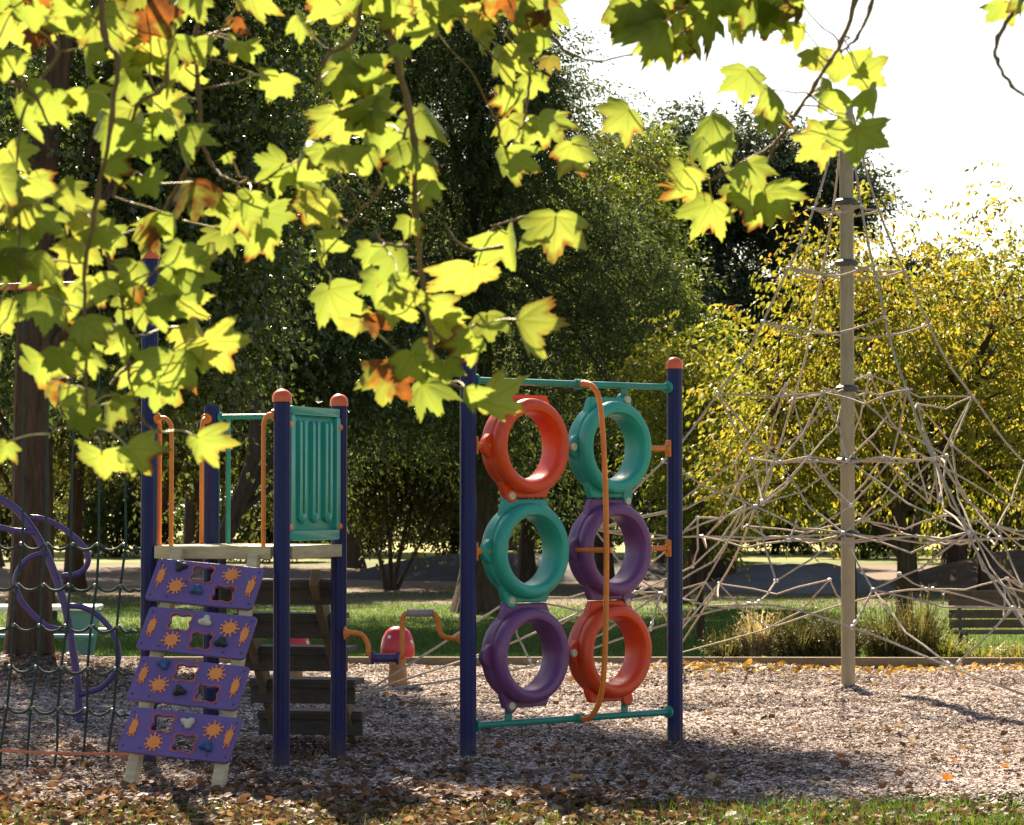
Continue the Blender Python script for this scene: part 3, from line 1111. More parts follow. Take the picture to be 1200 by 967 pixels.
rj = random.Random(5)
FR = [.072, .125, .18, .275, .39, .53, .70]
CNT = {3: 2, 4: 3, 5: 3, 6: 4}
for i in range(4):
    mb = MB()
    # top rings as slack cords between neighbouring cables
    for fr in FR[:3]:
        a, b_ = cp(i, fr), cp(i + 1, fr)
        pts = [a.lerp(b_, t) + (axis(a.z) - a.lerp(b_, t)) * (.25 * 4 * t * (1 - t)) + V(0, 0, -.10 * 4 * t * (1 - t) * (a - b_).length) for t in np.linspace(0, 1, 9)]
        tc_ = MB(); tc_.tube(pts, .0092, 6)
        joint(a, b_ - a, tc_)
        tc_.build('top_cord', ['rope', 'clamp'], sn)
    rows = {}
    for k in range(3, 7):
        n = CNT[k]
        rows[k] = [fp(i, FR[k] + (rj.uniform(-.03, .03) if 0 < q < n else 0), q / n + (rj.uniform(-.03, .03) if 0 < q < n else 0)) for q in range(n + 1)]
    for k in range(3, 7):
        n = CNT[k]
        row = rows[k]
        for q in range(n):
            if (k in (3, 5) and not (i == 3 and q == n - 1)) or (k == 6 and q in (0, 3)) :
                rope(mb, row[q], row[q + 1], .07)
            if q:
                joint(row[q], row[q + 1] - row[q - 1], mb)
        joint(row[0], V(0, 0, 1), mb)
        if k < 6:
            nx = rows[k + 1]; n2 = CNT[k + 1]
            for q in range(1, n):
                t = q / n * n2
                if i > 1 and rj.random() < .5:
                    continue
                for c_ in sorted({max(0, int(math.floor(t - .2))), min(n2, int(math.ceil(t + .2)))}):
                    rope(mb, row[q], nx[c_], .05)
            for q, c_ in (((0, 1), (n, n2 - 1)) if i < 2 else ()):
                rope(mb, row[q], nx[c_], .05)
    # bottom edge rope, pulled inwards and up
    bz_ = ((.14, .27), (.30, .57), (.50, .77), (.70, .62), (.86, .36))
    bot = [cp(i, .985)]
    for (t, z) in bz_:
        q = fp(i, .94, t)
        bot.append(V(q.x, q.y, z))
    bot.append(cp(i + 1, .985))
    mb.tube(spl(bot, 5), .0092, 6)
    last = rows[6]
    for q, p in enumerate(bot[1:-1]):
        for tgt in ({0: (last[0], last[1]), 1: (last[1],), 2: (last[2], last[1]), 3: (last[3],), 4: (last[3], last[4])}[q]):
            rope(mb, p, tgt, .03)
            joint(p + (tgt - p).normalized() * .07, tgt - p, mb)
        joint(p, V(0, 0, 1), mb)
    mb.build('face_net', ['rope', 'clamp'], sn)
# inner web: two hexagon-like rings hung from the collars
mb = MB()
def ringpts(z, r, n, ph):
    return [V(MX + r * math.cos(ph + 2 * math.pi * k / n), MY + r * math.sin(ph + 2 * math.pi * k / n), z + rj.uniform(-.03, .03)) for k in range(n)]
up = ringpts(1.92, .86, 8, .3)
md = ringpts(1.55, 1.0, 8, .3 + math.pi / 8)
low = ringpts(1.27, 1.30, 8, .3)
lw2 = ringpts(.98, .95, 8, .3 + math.pi / 8)
for k in range(8):
    k2 = (k + 1) % 8
    rope(mb, up[k], up[k2], .05)
    rope(mb, low[k], low[k2], .05)
    rope(mb, up[k], md[k], .05); rope(mb, up[k2], md[k], .05)
    if k % 2:
        rope(mb, low[k], md[k], .05)
    if k % 2 == 0:
        rope(mb, axis(1.90), up[k], .03)
        rope(mb, axis(1.29), low[k], .03)
    else:
        rope(mb, axis(2.50), up[k], .06)
    for p in (up[k], md[k], low[k]):
        joint(p, V(-math.sin(k), math.cos(k), 0), mb)
for i in range(4):
    for fr, sg_ in ((.275, .05),):
        rope(mb, axis(2.50), fp(i, fr, .5), .06)
    rope(mb, cp(i, .275), min(up, key=lambda q: (q - cp(i, .275)).length), .03)
    rope(mb, fp(i, .39, .33), min(md, key=lambda q: (q - fp(i, .39, .33)).length), .03)
    rope(mb, fp(i, .53, .5), min(low, key=lambda q: (q - fp(i, .53, .5)).length), .03)
    rope(mb, cp(i, .53), min(low, key=lambda q: (q - cp(i, .53)).length), .03)
    for z, rr_ in ((4.06, .072), (3.55, .125)):
        sk = MB(); rope(sk, axis(z), cp(i, rr_), .08); sk.build('spoke_rope', 'rope', sn)
mb.build('inner_net', ['rope', 'clamp'], sn)
for i in range(4):
    q = cp(i, 1.0)
    MB().tube([V(q.x, q.y, -.2), V(q.x, q.y, .06)], .03, 12).build('anchor_pin', 'steel', sn)

# ---------------------------------------------------------------- bench at right
BY = 30.0
bp_ = P(1108, 775, BY); bz = gz(BY)
bn = thing('park_bench', (bp_.x, BY, bz), 'brown slatted park bench with iron legs beside the golden tree', 'bench')
x0 = bp_.x + .05; x1 = x0 + 1.75
for k in range(4):
    zz = bz + .52 + k * .105
    MB().box(((x0 + x1) / 2, BY + .05 + k * .022, zz), V((x1 - x0) / 2, 0, 0), V(0, .014, .002), V(0, -.01, .045), .004).build('back_slat', 'bench', bn)
for k in range(3):
    MB().box(((x0 + x1) / 2, BY - .06 - k * .125, bz + .44), V((x1 - x0) / 2 + .05, 0, 0), V(0, .055, 0), V(0, 0, .017), .004).build('seat_slat', 'bench', bn)
for xx in (x0 + .12, x1 - .12):
    b = MB()
    b.tube([(xx, BY - .36, bz), (xx, BY - .33, bz + .42)], .022, 10)
    b.tube([(xx, BY + .10, bz), (xx, BY + .03, bz + .42), (xx, BY + .14, bz + .90)], .022, 10)
    b.beam((xx, BY - .38, bz + .41), (xx, BY + .05, bz + .41), .04, .03)
    b.build('leg', 'iron', bn)

# ---------------------------------------------------------------- picnic table at left
PY = 30.0
pz = gz(PY)
pp = P(62, 752, PY)
pt = thing('picnic_table', (pp.x, PY, pz), 'small picnic table with white top and teal bench seats behind the curly climber', 'picnic table')
MB().box((pp.x - .5, PY, pz + .70), V(1.0, 0, 0), V(0, .36, 0), V(0, 0, .022), .01).build('table_top', 'tabletop', pt)
for sy in (-.62, .62):
    MB().box((pp.x - .35, PY + sy, pz + .42), V(.9, 0, 0), V(0, .14, 0), V(0, 0, .02), .01).build('seat', 'tableteal', pt)
for sx in (-1.1, .32):
    b = MB()
    b.poly([(pp.x + sx - .18, PY - .05, pz + .02), (pp.x + sx + .10, PY - .05, pz + .02), (pp.x + sx + .20, PY - .05, pz + .68), (pp.x + sx - .20, PY - .05, pz + .68),
            (pp.x + sx - .18, PY + .05, pz + .02), (pp.x + sx + .10, PY + .05, pz + .02), (pp.x + sx + .20, PY + .05, pz + .68), (pp.x + sx - .20, PY + .05, pz + .68)],
           [(0, 1, 2, 3), (7, 6, 5, 4), (0, 4, 5, 1), (1, 5, 6, 2), (2, 6, 7, 3), (3, 7, 4, 0)])
    b.box((pp.x + sx, PY, pz + .37), V(.04, 0, 0), V(0, .66, 0), V(0, 0, .03), .004)
    b.build('leg', 'tableteal', pt)

# orange string line near the ground at the left front
q0, q1 = P(-40, 877, 15.6), P(150, 884, 15.5)
tag(MB().tube([q0, (q0 + q1) / 2 + V(0, 0, -.01), q1], .009, 6).build('string_line', 'string'), 'thin orange string stretched low over the bark beside the violet ramp', 'string line')

# ================================================================== SETTING
def sheet(name, xs, ys, fz, mat_, kind='structure'):
    X, Y = np.meshgrid(xs, ys)
    Z = fz(X, Y)
    v = np.stack([X, Y, Z], -1).reshape(-1, 3)
    nx, ny = len(xs), len(ys)
    i = (np.arange(ny - 1)[:, None] * nx + np.arange(nx - 1)[None]).ravel()
    f = np.stack([i, i + 1, i + 1 + nx, i + nx], 1)
    me = bpy.data.meshes.new(name)
    me.from_pydata(v.tolist(), [], f.tolist())
    me.materials.append(mat_ if not isinstance(mat_, str) else M[mat_])
    me.shade_smooth()
    o = bpy.data.objects.new(name, me)
    COL.objects.link(o)
    o['kind'] = kind
    return o


def vnoise(X, Y, sc, seed=0):
    """smooth value noise"""
    r = np.random.default_rng(seed).random((64, 64))
    x, y = np.asarray(X) * sc + 500, np.asarray(Y) * sc + 500
    xi, yi = np.floor(x).astype(int), np.floor(y).astype(int)
    fx, fy = x - xi, y - yi
    fx, fy = fx * fx * (3 - 2 * fx), fy * fy * (3 - 2 * fy)
    g = lambda a, b_: r[a % 64, b_ % 64]
    return (g(xi, yi) * (1 - fx) + g(xi + 1, yi) * fx) * (1 - fy) + (g(xi, yi + 1) * (1 - fx) + g(xi + 1, yi + 1) * fx) * fy


def gza(Y):
    t = np.clip((Y - 26.3) / 4.0, 0, 1)
    return -0.32 * t * t * (3 - 2 * t)


def lawn_mat():
    m, t, b, N, L = nmat('mown_lawn')
    b.inputs['Roughness'].default_value = .9
    setspec(b, .15)
    tc = N('ShaderNodeTexCoord')
    n1 = N('ShaderNodeTexNoise'); n1.inputs['Scale'].default_value = .35; n1.inputs['Detail'].default_value = 8; n1.inputs['Roughness'].default_value = .7
    n2 = N('ShaderNodeTexNoise'); n2.inputs['Scale'].default_value = 9; n2.inputs['Detail'].default_value = 8; n2.inputs['Roughness'].default_value = .8
    L(tc.outputs['Object'], n1.inputs['Vector']); L(tc.outputs['Object'], n2.inputs['Vector'])
    c1 = N('ShaderNodeValToRGB')
    e = c1.color_ramp.elements
    e[0].position, e[1].position = .3, .7
    e[0].color = (.028, .062, .009, 1); e[1].color = (.07, .105, .018, 1)
    L(n2.outputs['Fac'], c1.inputs['Fac'])
    c2 = N('ShaderNodeValToRGB')
    e = c2.color_ramp.elements
    e[0].position, e[1].position = .48, .70
    e[0].color = (0, 0, 0, 1); e[1].color = (.75, .75, .75, 1)
    L(n1.outputs['Fac'], c2.inputs['Fac'])
    mx = N('ShaderNodeMixRGB')
    mx.inputs[2].default_value = (.13, .15, .04, 1)
    L(c2.outputs[0], mx.inputs[0]); L(c1.outputs[0], mx.inputs[1])
    # bare brown ground under the far trees
    sx = N('ShaderNodeSeparateXYZ')
    L(tc.outputs['Object'], sx.inputs[0])
    ad = N('ShaderNodeMath'); ad.operation = 'MULTIPLY_ADD'
    ad.inputs[1].default_value = 16; ad.inputs[2].default_value = -8
    L(n1.outputs['Fac'], ad.inputs[0])
    sm = N('ShaderNodeMath'); sm.operation = 'ADD'
    L(sx.outputs['Y'], sm.inputs[0]); L(ad.outputs[0], sm.inputs[1])
    r1 = N('ShaderNodeValToRGB')
    r1.color_ramp.elements[0].position = .0
    mr = N('ShaderNodeMapRange')
    mr.inputs['From Min'].default_value = 47; mr.inputs['From Max'].default_value = 87
    L(sm.outputs[0], mr.inputs['Value'])
    el = r1.color_ramp.elements
    el[0].color = (0, 0, 0, 1)
    el[1].position = 1; el[1].color = (0, 0, 0, 1)
    for p, v in ((.08, 1), (.72, 1), (.80, 0)):
        q = el.new(p); q.color = (v, v, v, 1)
    L(mr.outputs[0], r1.inputs['Fac'])
    mx2 = N('ShaderNodeMixRGB')
    mx2.inputs[2].default_value = (.15, .105, .08, 1)
    L(r1.outputs[0], mx2.inputs[0]); L(mx.outputs[0], mx2.inputs[1])
    # dry pale field beyond
    mr3 = N('ShaderNodeMapRange')
    mr3.inputs['From Min'].default_value = 78; mr3.inputs['From Max'].default_value = 95
    L(sm.outputs[0], mr3.inputs['Value'])
    mx3 = N('ShaderNodeMixRGB')
    mx3.inputs[2].default_value = (.34, .31, .11, 1)
    L(mr3.outputs[0], mx3.inputs[0]); L(mx2.outputs[0], mx3.inputs[1])
    L(mx3.outputs[0], b.inputs['Base Color'])
    bp = N('ShaderNodeBump'); bp.inputs['Strength'].default_value = .8; bp.inputs['Distance'].default_value = .03
    L(n2.outputs['Fac'], bp.inputs['Height']); L(bp.outputs[0], b.inputs['Normal'])
    return m


M['lawn'] = lawn_mat()
ys = np.unique(np.concatenate([np.linspace(-20, 12, 9), np.linspace(12, 34, 80), np.geomspace(34, 2500, 60)]))
xs = np.unique(np.concatenate([-np.geomspace(9, 2000, 30), np.linspace(-9, 9, 40), np.geomspace(9, 2000, 30)]))
sheet('ground', xs, ys, lambda X, Y: gza(Y) - .03 + .01 * vnoise(X, Y, 1.3, 3) - np.where((Y > 14.9) & (Y < 25.7) & (np.abs(X) < 10), .05, 0), 'lawn')


def front_edge(X):
    return 14.25 + .28 * np.clip((X - .4) / 1.5, 0, 1) + .30 * (vnoise(X, X * 0, 1.1, 8) - .5) + .12 * (vnoise(X, X * 0, 4, 9) - .5)


POSTS = [(q.x, q.y) for q in (A0, A1, TA, TB, TC, TD)] + [(MX, MY)]


def chipz(X, Y):
    z = .05 * (vnoise(X, Y, .9, 14) - .5) + .03 * (vnoise(X, Y, 1.6, 4) - .5) + .03 * (vnoise(X, Y, 5, 5) - .5) + .014 * (vnoise(X, Y, 14, 6) - .5)
    e = np.clip((front_edge(X) + .15 - Y) / .3, 0, 1)
    # soil mound round the big trunk
    d = np.hypot(X + 4.35, (Y - 24.4) * .8)
    for (px_, py_) in POSTS:
        dd = np.hypot(X - px_, Y - py_)
        z = z + .045 * np.exp(-(dd / .22) ** 2) - .03 * np.exp(-((dd - .55) / .3) ** 2)
    z = z + .20 * np.exp(-(d / 1.05) ** 2)
    return z - .07 * e


def pit_mat():
    m, t, b, N, L = nmat('bark_mulch')
    b.inputs['Roughness'].default_value = .95
    setspec(b, .1)
    tc = N('ShaderNodeTexCoord')
    vo = N('ShaderNodeTexVoronoi'); vo.inputs['Scale'].default_value = 38
    nz = N('ShaderNodeTexNoise'); nz.inputs['Scale'].default_value = 60; nz.inputs['Detail'].default_value = 6
    L(tc.outputs['Object'], vo.inputs['Vector']); L(tc.outputs['Object'], nz.inputs['Vector'])
    cr = N('ShaderNodeValToRGB')
    e = cr.color_ramp.elements
    e[0].color = (.05, .035, .028, 1); e[1].color = (.34, .26, .22, 1)
    mx = N('ShaderNodeMixRGB'); mx.inputs[0].default_value = .5
    L(vo.outputs['Color'], mx.inputs[1]); L(nz.outputs['Fac'], mx.inputs[2])
    L(mx.outputs[0], cr.inputs['Fac'])
    L(cr.outputs[0], b.inputs['Base Color'])
    bp = N('ShaderNodeBump'); bp.inputs['Strength'].default_value = 1; bp.inputs['Distance'].default_value = .02
    L(vo.outputs['Distance'], bp.inputs['Height']); L(bp.outputs[0], b.inputs['Normal'])
    return m


M['pit'] = pit_mat()
sheet('bark_ground', np.linspace(-9, 10, 260), np.linspace(13.9, 25.85, 220), chipz, 'pit')

# bark chips
n = 740000
Yc = 13.95 + 11.8 * rng.random(n) ** 1.25
Xc = (rng.random(n) * 2 - 1) * (Yc * .1875 + 2.2)
keep = Yc > front_edge(Xc) - .1 + rng.normal(0, .07, n)
Xc, Yc = Xc[keep], Yc[keep]
n = len(Xc)
Zc = chipz(Xc, Yc) + .003 + .012 * rng.random(n)
a = rng.random(n) * 2 * math.pi
pit = rng.normal(0, .20, n)
ax = np.stack([np.cos(a) * np.cos(pit), np.sin(a) * np.cos(pit), np.sin(pit)], 1)
nr = unit(np.stack([rng.normal(0, .33, n), rng.normal(0, .33, n), np.ones(n)], 1))
Lc = rng.lognormal(math.log(.022), .42, n); Wc = np.clip(rng.lognormal(math.log(.0095), .35, n), .005, .03)
side = unit(np.cross(ax, nr))
p0 = np.stack([Xc, Yc, Zc], 1)
hl, hw_ = ax * Lc[:, None] / 2, side * Wc[:, None] / 2
jit = lambda: 1 + rng.normal(0, .22, (n, 1))
vv = np.stack([p0 - hl * jit() - hw_ * jit(), p0 + hl * jit() - hw_ * jit(), p0 + hl * jit() + hw_ * jit(), p0 - hl * jit() + hw_ * jit()], 1).reshape(-1, 3)
pat = vnoise(Xc, Yc, .8, 12) - .5
soilw = np.exp(-(np.hypot(Xc + 4.35, (Yc - 24.4) * .8) / 1.3) ** 2)
tone = np.clip(rng.normal(.60, .26, n) + .42 * pat - .4 * soilw, 0, 1)
tag(bulk('bark_chips', vv, 4, 'chip', tone=tone), kind='stuff')

# dry leaf litter along the front edge and scattered over the chips
def curled(n, X, Y, Z, size, curl):
    """dry leaf = 3x2 grid of points bent into a trough, two quads long; returned as quads"""
    a = rng.random(n) * 2 * math.pi
    nr = unit(np.stack([rng.normal(0, .5, n), rng.normal(0, .5, n), np.ones(n)], 1))
    ax = unit(np.cross(nr, np.stack([np.cos(a), np.sin(a), np.zeros(n)], 1)))
    sd_ = np.cross(nr, ax)
    c = np.stack([X, Y, Z], 1)
    out = []
    prof = [(-.5, .10), (-.18, .52), (.12, .60), (.5, .12)]
    g = {}
    for i, (u, wd) in enumerate(prof):
        for j in (-1, 0, 1):
            lift = (curl * (abs(j) * .55 * wd + .9 * u * u))[:, None]
            jj = rng.normal(0, .05, (n, 1))
            g[i, j] = c + size[:, None] * (ax * (u + jj) + sd_ * (j * wd * .8 + jj) + nr * lift)
    for i in range(3):
        for j in (-1, 0):
            out.append(np.stack([g[i, j], g[i + 1, j], g[i + 1, j + 1], g[i, j + 1]], 1))
    return np.stack(out, 1).reshape(-1, 3)


def litter(name, n, X, Y, mat_, smin, smax, tone_mu, zoff=.01):
    Z = np.maximum(chipz(X, Y), gza(Y) - .03) + zoff + .02 * rng.random(n)
    sz = rng.uniform(smin, smax, n)
    v = curled(n, X, Y, Z, sz, rng.uniform(.0, .8, n))
    tn = np.repeat(np.clip(rng.normal(tone_mu, .25, n), 0, 1), 6) + rng.normal(0, .05, n * 6)
    return tag(bulk(name, v, 4, mat_, tone=np.clip(tn, 0, 1)), kind='stuff')


n1 = 6500
Yl = 13.75 + rng.normal(0, .36, n1); Xl = (rng.random(n1) * 2 - 1) * 3.2 - .1
k_ = rng.random(n1) < np.clip(.95 - .30 * np.clip((Xl + .2) / 1.2, 0, 1) - .25 * (vnoise(Xl, Yl, 2.2, 21) < .42), 0, 1)
Xl, Yl = Xl[k_], Yl[k_]
n2 = 900
Y2 = rng.uniform(14.3, 25.5, n2); X2 = (rng.random(n2) * 2 - 1) * (Y2 * .1875 + .4)
k2_ = vnoise(X2, Y2, 1.1, 22) > .45
Xl = np.concatenate([Xl, X2[k2_]]); Yl = np.concatenate([Yl, Y2[k2_]])
n3 = 200     # round the violet ramp and the big trunk
X3 = rng.normal(-1.9, .7, n3); Y3 = rng.normal(14.9, .35, n3)
X4 = rng.normal(-4.2, .9, 500); Y4 = rng.normal(23.6, .8, 500)
X6 = rng.uniform(-3.3, 1.2, 1500); Y6 = 14.2 + 3.4 * rng.random(1500) ** 1.8
Xl = np.concatenate([Xl, X3, X4, X6]); Yl = np.concatenate([Yl, Y3, Y4, Y6])
litter('leaf_litter', len(Xl), Xl, Yl, 'litter', .024, .068, .27)
n5 = 480
Y5 = 25.2 + rng.normal(0, .5, n5); X5 = rng.uniform(1.3, 5.6, n5)
Y5 = np.minimum(Y5, 26.2)
litter('yellow_leaf_litter', n5, X5, Y5, 'yellowlitter', .035, .075, .5, .015)

# grass blades
def blades(name, X, Y, Z, h, wd, lean, tone, matn='blade'):
    n = len(X)
    a = rng.random(n) * 2 * math.pi
    b0 = np.stack([X, Y, Z], 1)
    s_ = np.stack([np.cos(a), np.sin(a), np.zeros(n)], 1) * wd[:, None]
    la = rng.random(n) * 2 * math.pi
    tip = b0 + np.stack([np.cos(la) * lean * h, np.sin(la) * lean * h, h], 1)
    v = np.stack([b0 - s_ / 2, b0 + s_ / 2, tip], 1).reshape(-1, 3)
    return bulk(name, v, 3, matn, tone=tone)


n = 34000
X = (rng.random(n) * 2 - 1) * 4.4; Y = 12.4 + rng.random(n) * 2.5
k_ = (Y < front_edge(X) + rng.normal(0, .1, n) + .1) & (rng.random(n) < np.clip(.25 + .75 * np.clip((X + .2) / 1.6, 0, 1) * (vnoise(X, Y, 2.6, 31) > .35), 0, 1))
X, Y = X[k_], Y[k_]
n = len(X)
tag(blades('front_grass', X, Y, gza(Y) - .025, rng.uniform(.03, .085, n), rng.uniform(.004, .008, n), rng.uniform(.1, .9, n), rng.random(n)), kind='stuff')
n = 240000
Y = 26.2 + 34 * rng.random(n) ** 1.5
X = (rng.random(n) * 2 - 1) * (Y * .1875 + 1.5)
k_ = rng.random(n) < np.clip(1.25 - (Y - 44) / 14 - .5 * (vnoise(X, Y, .5, 33) > .6), 0, 1)
X, Y = X[k_], Y[k_]
n = len(X)
edge = np.exp(-(Y - 26.2) / .5)
tag(blades('lawn_grass', X, Y, gza(Y) - .03, rng.uniform(.03, .07, n) + .05 * edge * rng.random(n), rng.uniform(.008, .016, n), rng.uniform(.1, .9, n), np.clip(rng.normal(.5, .25, n) + .5 * (vnoise(X, Y, .4, 34) - .5), 0, 1)), kind='stuff')

# timber kerb behind the chips
b = MB()
for (xa, ya, xb, yb) in ((-9, 25.95, -2.6, 25.92), (-2.6, 25.92, -.4, 25.9), (-.4, 25.9, 2.0, 25.9), (2.0, 25.9, 4.6, 25.8), (4.6, 25.8, 10, 25.7)):
    b.beam((xa + .004, ya, .012), (xb - .004, yb, .012), .09, .14, bev=.008)
tag(b.build('timber_kerb', 'kerb'), kind='structure')
# pale path at left
sheet('path', np.linspace(-9, -2.9, 20), np.linspace(26.05, 28.0, 8), lambda X, Y: gza(Y) + .006 + 0 * X, 'path')

# riding mounds beyond the lawn
def mound(name, cx, cy, rx_, ry, h, matn, seed):
    X, Y = np.meshgrid(np.linspace(-1, 1, 60), np.linspace(-1, 1, 30))
    d = np.sqrt(X ** 2 + Y ** 2)
    z = np.clip(1 - d ** 2.2, -.05, 1)
    ww = .75 + .5 * vnoise(X * 3, Y * 2, 1, seed)
    v = np.stack([cx + X * rx_, cy + Y * ry, gza(Y * 0 + cy) + h * z * ww - .03], -1).reshape(-1, 3)
    nx, ny = 60, 30
    i = (np.arange(ny - 1)[:, None] * nx + np.arange(nx - 1)[None]).ravel()
    f = np.stack([i, i + 1, i + 1 + nx, i + nx], 1)
    me = bpy.data.meshes.new(name)
    me.from_pydata(v.tolist(), [], f.tolist())
    me.materials.append(M[matn]); me.shade_smooth()
    o = bpy.data.objects.new(name, me); COL.objects.link(o)
    return tag(o, kind='structure')


mound('riding_mound_terrain', .2, 66, 4.6, 3.5, .62, 'asphalt', 41)
mound('grey_track_terrain', 6.0, 58, 2.1, 3.0, .50, 'asphaltgrey', 42)
mound('far_bank_terrain', 12.5, 62, 4.0, 3.0, .8, 'soil', 43)

# ================================================================== TREES
def sprays(blobs, nspray, per, slen, droop, sig_up=.2, lj=1.0, shell=.55):
    """positions and directions of leaves on drooping sprays in a union of ellipsoids"""
    tot = sum(b_[6] for b_ in blobs)
    C, D = [], []
    for (cx, cy, cz, rx_, ry, rz_, wt) in blobs:
        n = int(nspray * wt / tot)
        d = unit(rng.normal(0, 1, (n, 3)))
        r = (shell + (1 - shell) * rng.random(n) ** .6) * rng.choice([1, .75], n, p=[.75, .25])
        # uneven outline: radius modulated by low-frequency lobes
        lob = 1 + .22 * np.sin(d[:, 0] * 5.1 + cx) * np.cos(d[:, 2] * 4.3 + cz) + .12 * np.sin(d[:, 1] * 9 + cy) + .10 * np.sin(d[:, 2] * 11 + d[:, 0] * 7)
        C.append(np.array([cx, cy, cz]) + d * (r * lob)[:, None] * np.array([rx_, ry, rz_]))
        o = d * np.array([1, 1, .5]) + rng.normal(0, .45, (n, 3)) + np.array([0, 0, sig_up])
        D.append(unit(o))
    C, D = np.concatenate(C), np.concatenate(D)
    n = len(C)
    ln = slen * rng.uniform(.55, 1.3, n)
    t = np.tile(np.linspace(.05, 1, per), n)
    Ci, Di, li = np.repeat(C, per, 0), np.repeat(D, per, 0), np.repeat(ln, per)
    tl = t * li
    pos = Ci + Di * tl[:, None] + np.array([0, 0, -1.0]) * (droop * (t ** 2) * li)[:, None]
    tang = unit(Di + np.array([0, 0, -1.0]) * (2 * droop * t)[:, None])
    pos += rng.normal(0, .02 * lj, pos.shape)
    sid = unit(np.cross(tang, rng.normal(0, 1, tang.shape)))
    leafdir = unit(tang * .75 + sid * .8 + np.array([0, 0, -.25]))
    return pos, leafdir, np.repeat(np.arange(n), per), C


def tree(name, label, cat, base, trunk, blobs, matn, nspray, per, slen, droop, L_, W_, bark='barkdark', shell=.5, tmu=.45, tsd=.22, group=None, limbs=14, up=.2, hang=0.0):
    t = thing(name, base, label, cat, group)
    b = MB()
    bs = Vector(base)
    for (pts, r0, r1) in trunk:
        path = spl([bs + Vector(p) for p in pts], 4)
        n = len(path)
        sect = [1 + .10 * math.sin(3 * k) + .06 * math.sin(5 * k + 1) for k in range(14)]
        rr = [r0 + (r1 - r0) * (i / (n - 1)) + (r0 * .45 * math.exp(-i * .9) if path[0].z < bs.z + .2 else 0) for i in range(n)]
        b.tube(path, rr, 14, True, sect)
    pos, ld_, sid, C = sprays(blobs, nspray, per, slen, droop, up, 1, shell)
    top = [bs + Vector(p[-1]) for (p, _, _) in trunk]
    mids = [bs + Vector(p[len(p) // 2]) for (p, _, _) in trunk]
    for k in range(limbs):
        c = Vector(C[int(rng.integers(len(C)))])
        st = min(top + mids, key=lambda q: (q - c).length + (1.5 if q.z > c.z else 0))
        m_ = st.lerp(c, .5) + V(*(rng.normal(0, .12, 3))) + V(0, 0, .12 * (c - st).length)
        b.tube(spl([st, m_, c], 4), [max(.02, trunk[0][2] * .7), .012], 6)
    b.build('trunk', bark, t, 60)
    n = len(pos)
    if hang:
        ld_ = unit(ld_ + np.array([0, 0, -hang]))
    nr = unit(rng.normal(0, 1, (n, 3)) + np.array([0, 0, .7]))
    ls = L_ * rng.uniform(.6, 1.25, n); ws = W_ * rng.uniform(.7, 1.2, n)
    v = rhombs(pos, ld_, nr, ls, ws)
    cl_ = rng.normal(0, tsd * .7, int(sid.max()) + 1)
    tone = np.clip(rng.normal(tmu, tsd * .7, n) + cl_[sid] + .25 * (vnoise(pos[:, 0] + pos[:, 1], pos[:, 2], .9, 51) - .5) * 2 * tsd, 0, 1)
    bulk('crown', v, 4, matn, t, tone)
    return t


G = 'dark trees behind the lawn'
# large glossy tree over the left side, trunk in the bark
tree('broadleaf_tree', 'tall glossy-leaved tree with thick brown trunk rising from the bark by the rope net', 'tree', (-4.35, 24.6, 0),
     [([(0, 0, -.1), (.02, 0, 1.2), (.0, .1, 2.8), (.1, .3, 5.0), (.5, .6, 7.5)], .195, .10)],
     [(-4.3, 26.3, 4.6, 2.0, 1.6, 1.7, 1.0), (-3.1, 26.6, 4.6, 1.15, 1.3, 2.0, 1.0), (-2.95, 26.4, 6.9, 1.5, 1.5, 1.7, .9), (-4.5, 26.2, 7.6, 2.2, 1.8, 1.8, .8), (-2.3, 26.6, 8.5, 1.5, 1.5, 1.3, 1.0), (-1.75, 27.3, 9.6, 1.3, 1.3, 1.2, .9), (-3.4, 26.2, 3.0, 1.0, 1.0, .8, .35)],  # highest blobs lie out of view, added to shade the bark ground
     'dark', 12500, 11, .42, .5, .075, .055, 'bark', .35, .42, .3, limbs=30)
tree('conifer_tree', 'broad feathery blue-green tree at the centre behind the ring climber', 'tree', (-.6, 46, gz(46)),
     [([(0, 0, -.1), (.1, 0, 2), (0, 0, 6), (0, 0, 11)], .32, .10)],
     [(-2.3, 46, 4.2, 2.3, 2.2, 2.3, 1.0), (.2, 45.4, 4.0, 2.0, 2.2, 2.4, 1.0), (-.9, 46, 7.4, 2.9, 2.3, 2.4, 1.2), (-1.8, 46, 10.6, 2.3, 2, 2.2, .8), (-.1, 46, 8.2, 1.0, 1.4, 1.5, .45), (-3.6, 47, 8.6, 1.8, 2, 2.5, .9), (-.9, 45.2, 8.6, 1.7, 1.2, 2.4, .9), (1.6, 46, 5.2, 1.1, 1.4, 1.6, .45)],
     'feather', 13500, 13, .62, .55, .115, .034, shell=.4, tmu=.42, tsd=.26, group=G, limbs=26)
tree('lime_cypress', 'lighter yellow-green drooping conifer between the dark trees and the golden tree', 'tree', (3.0, 50, gz(50)),
     [([(0, 0, -.1), (.05, 0, 2.5), (0, 0, 6)], .18, .06)],
     [(1.9, 50, 6.0, 1.2, 1.3, 1.5, .8), (2.8, 49.6, 3.9, 1.1, 1.2, 1.5, .8), (2.3, 50, 7.6, .8, .9, .8, .3), (3.4, 49.5, 2.9, .9, 1, 1.3, .4)],
     'lime', 3000, 12, .55, .5, .12, .04, shell=.4, tmu=.5, tsd=.28, group=G, limbs=16)
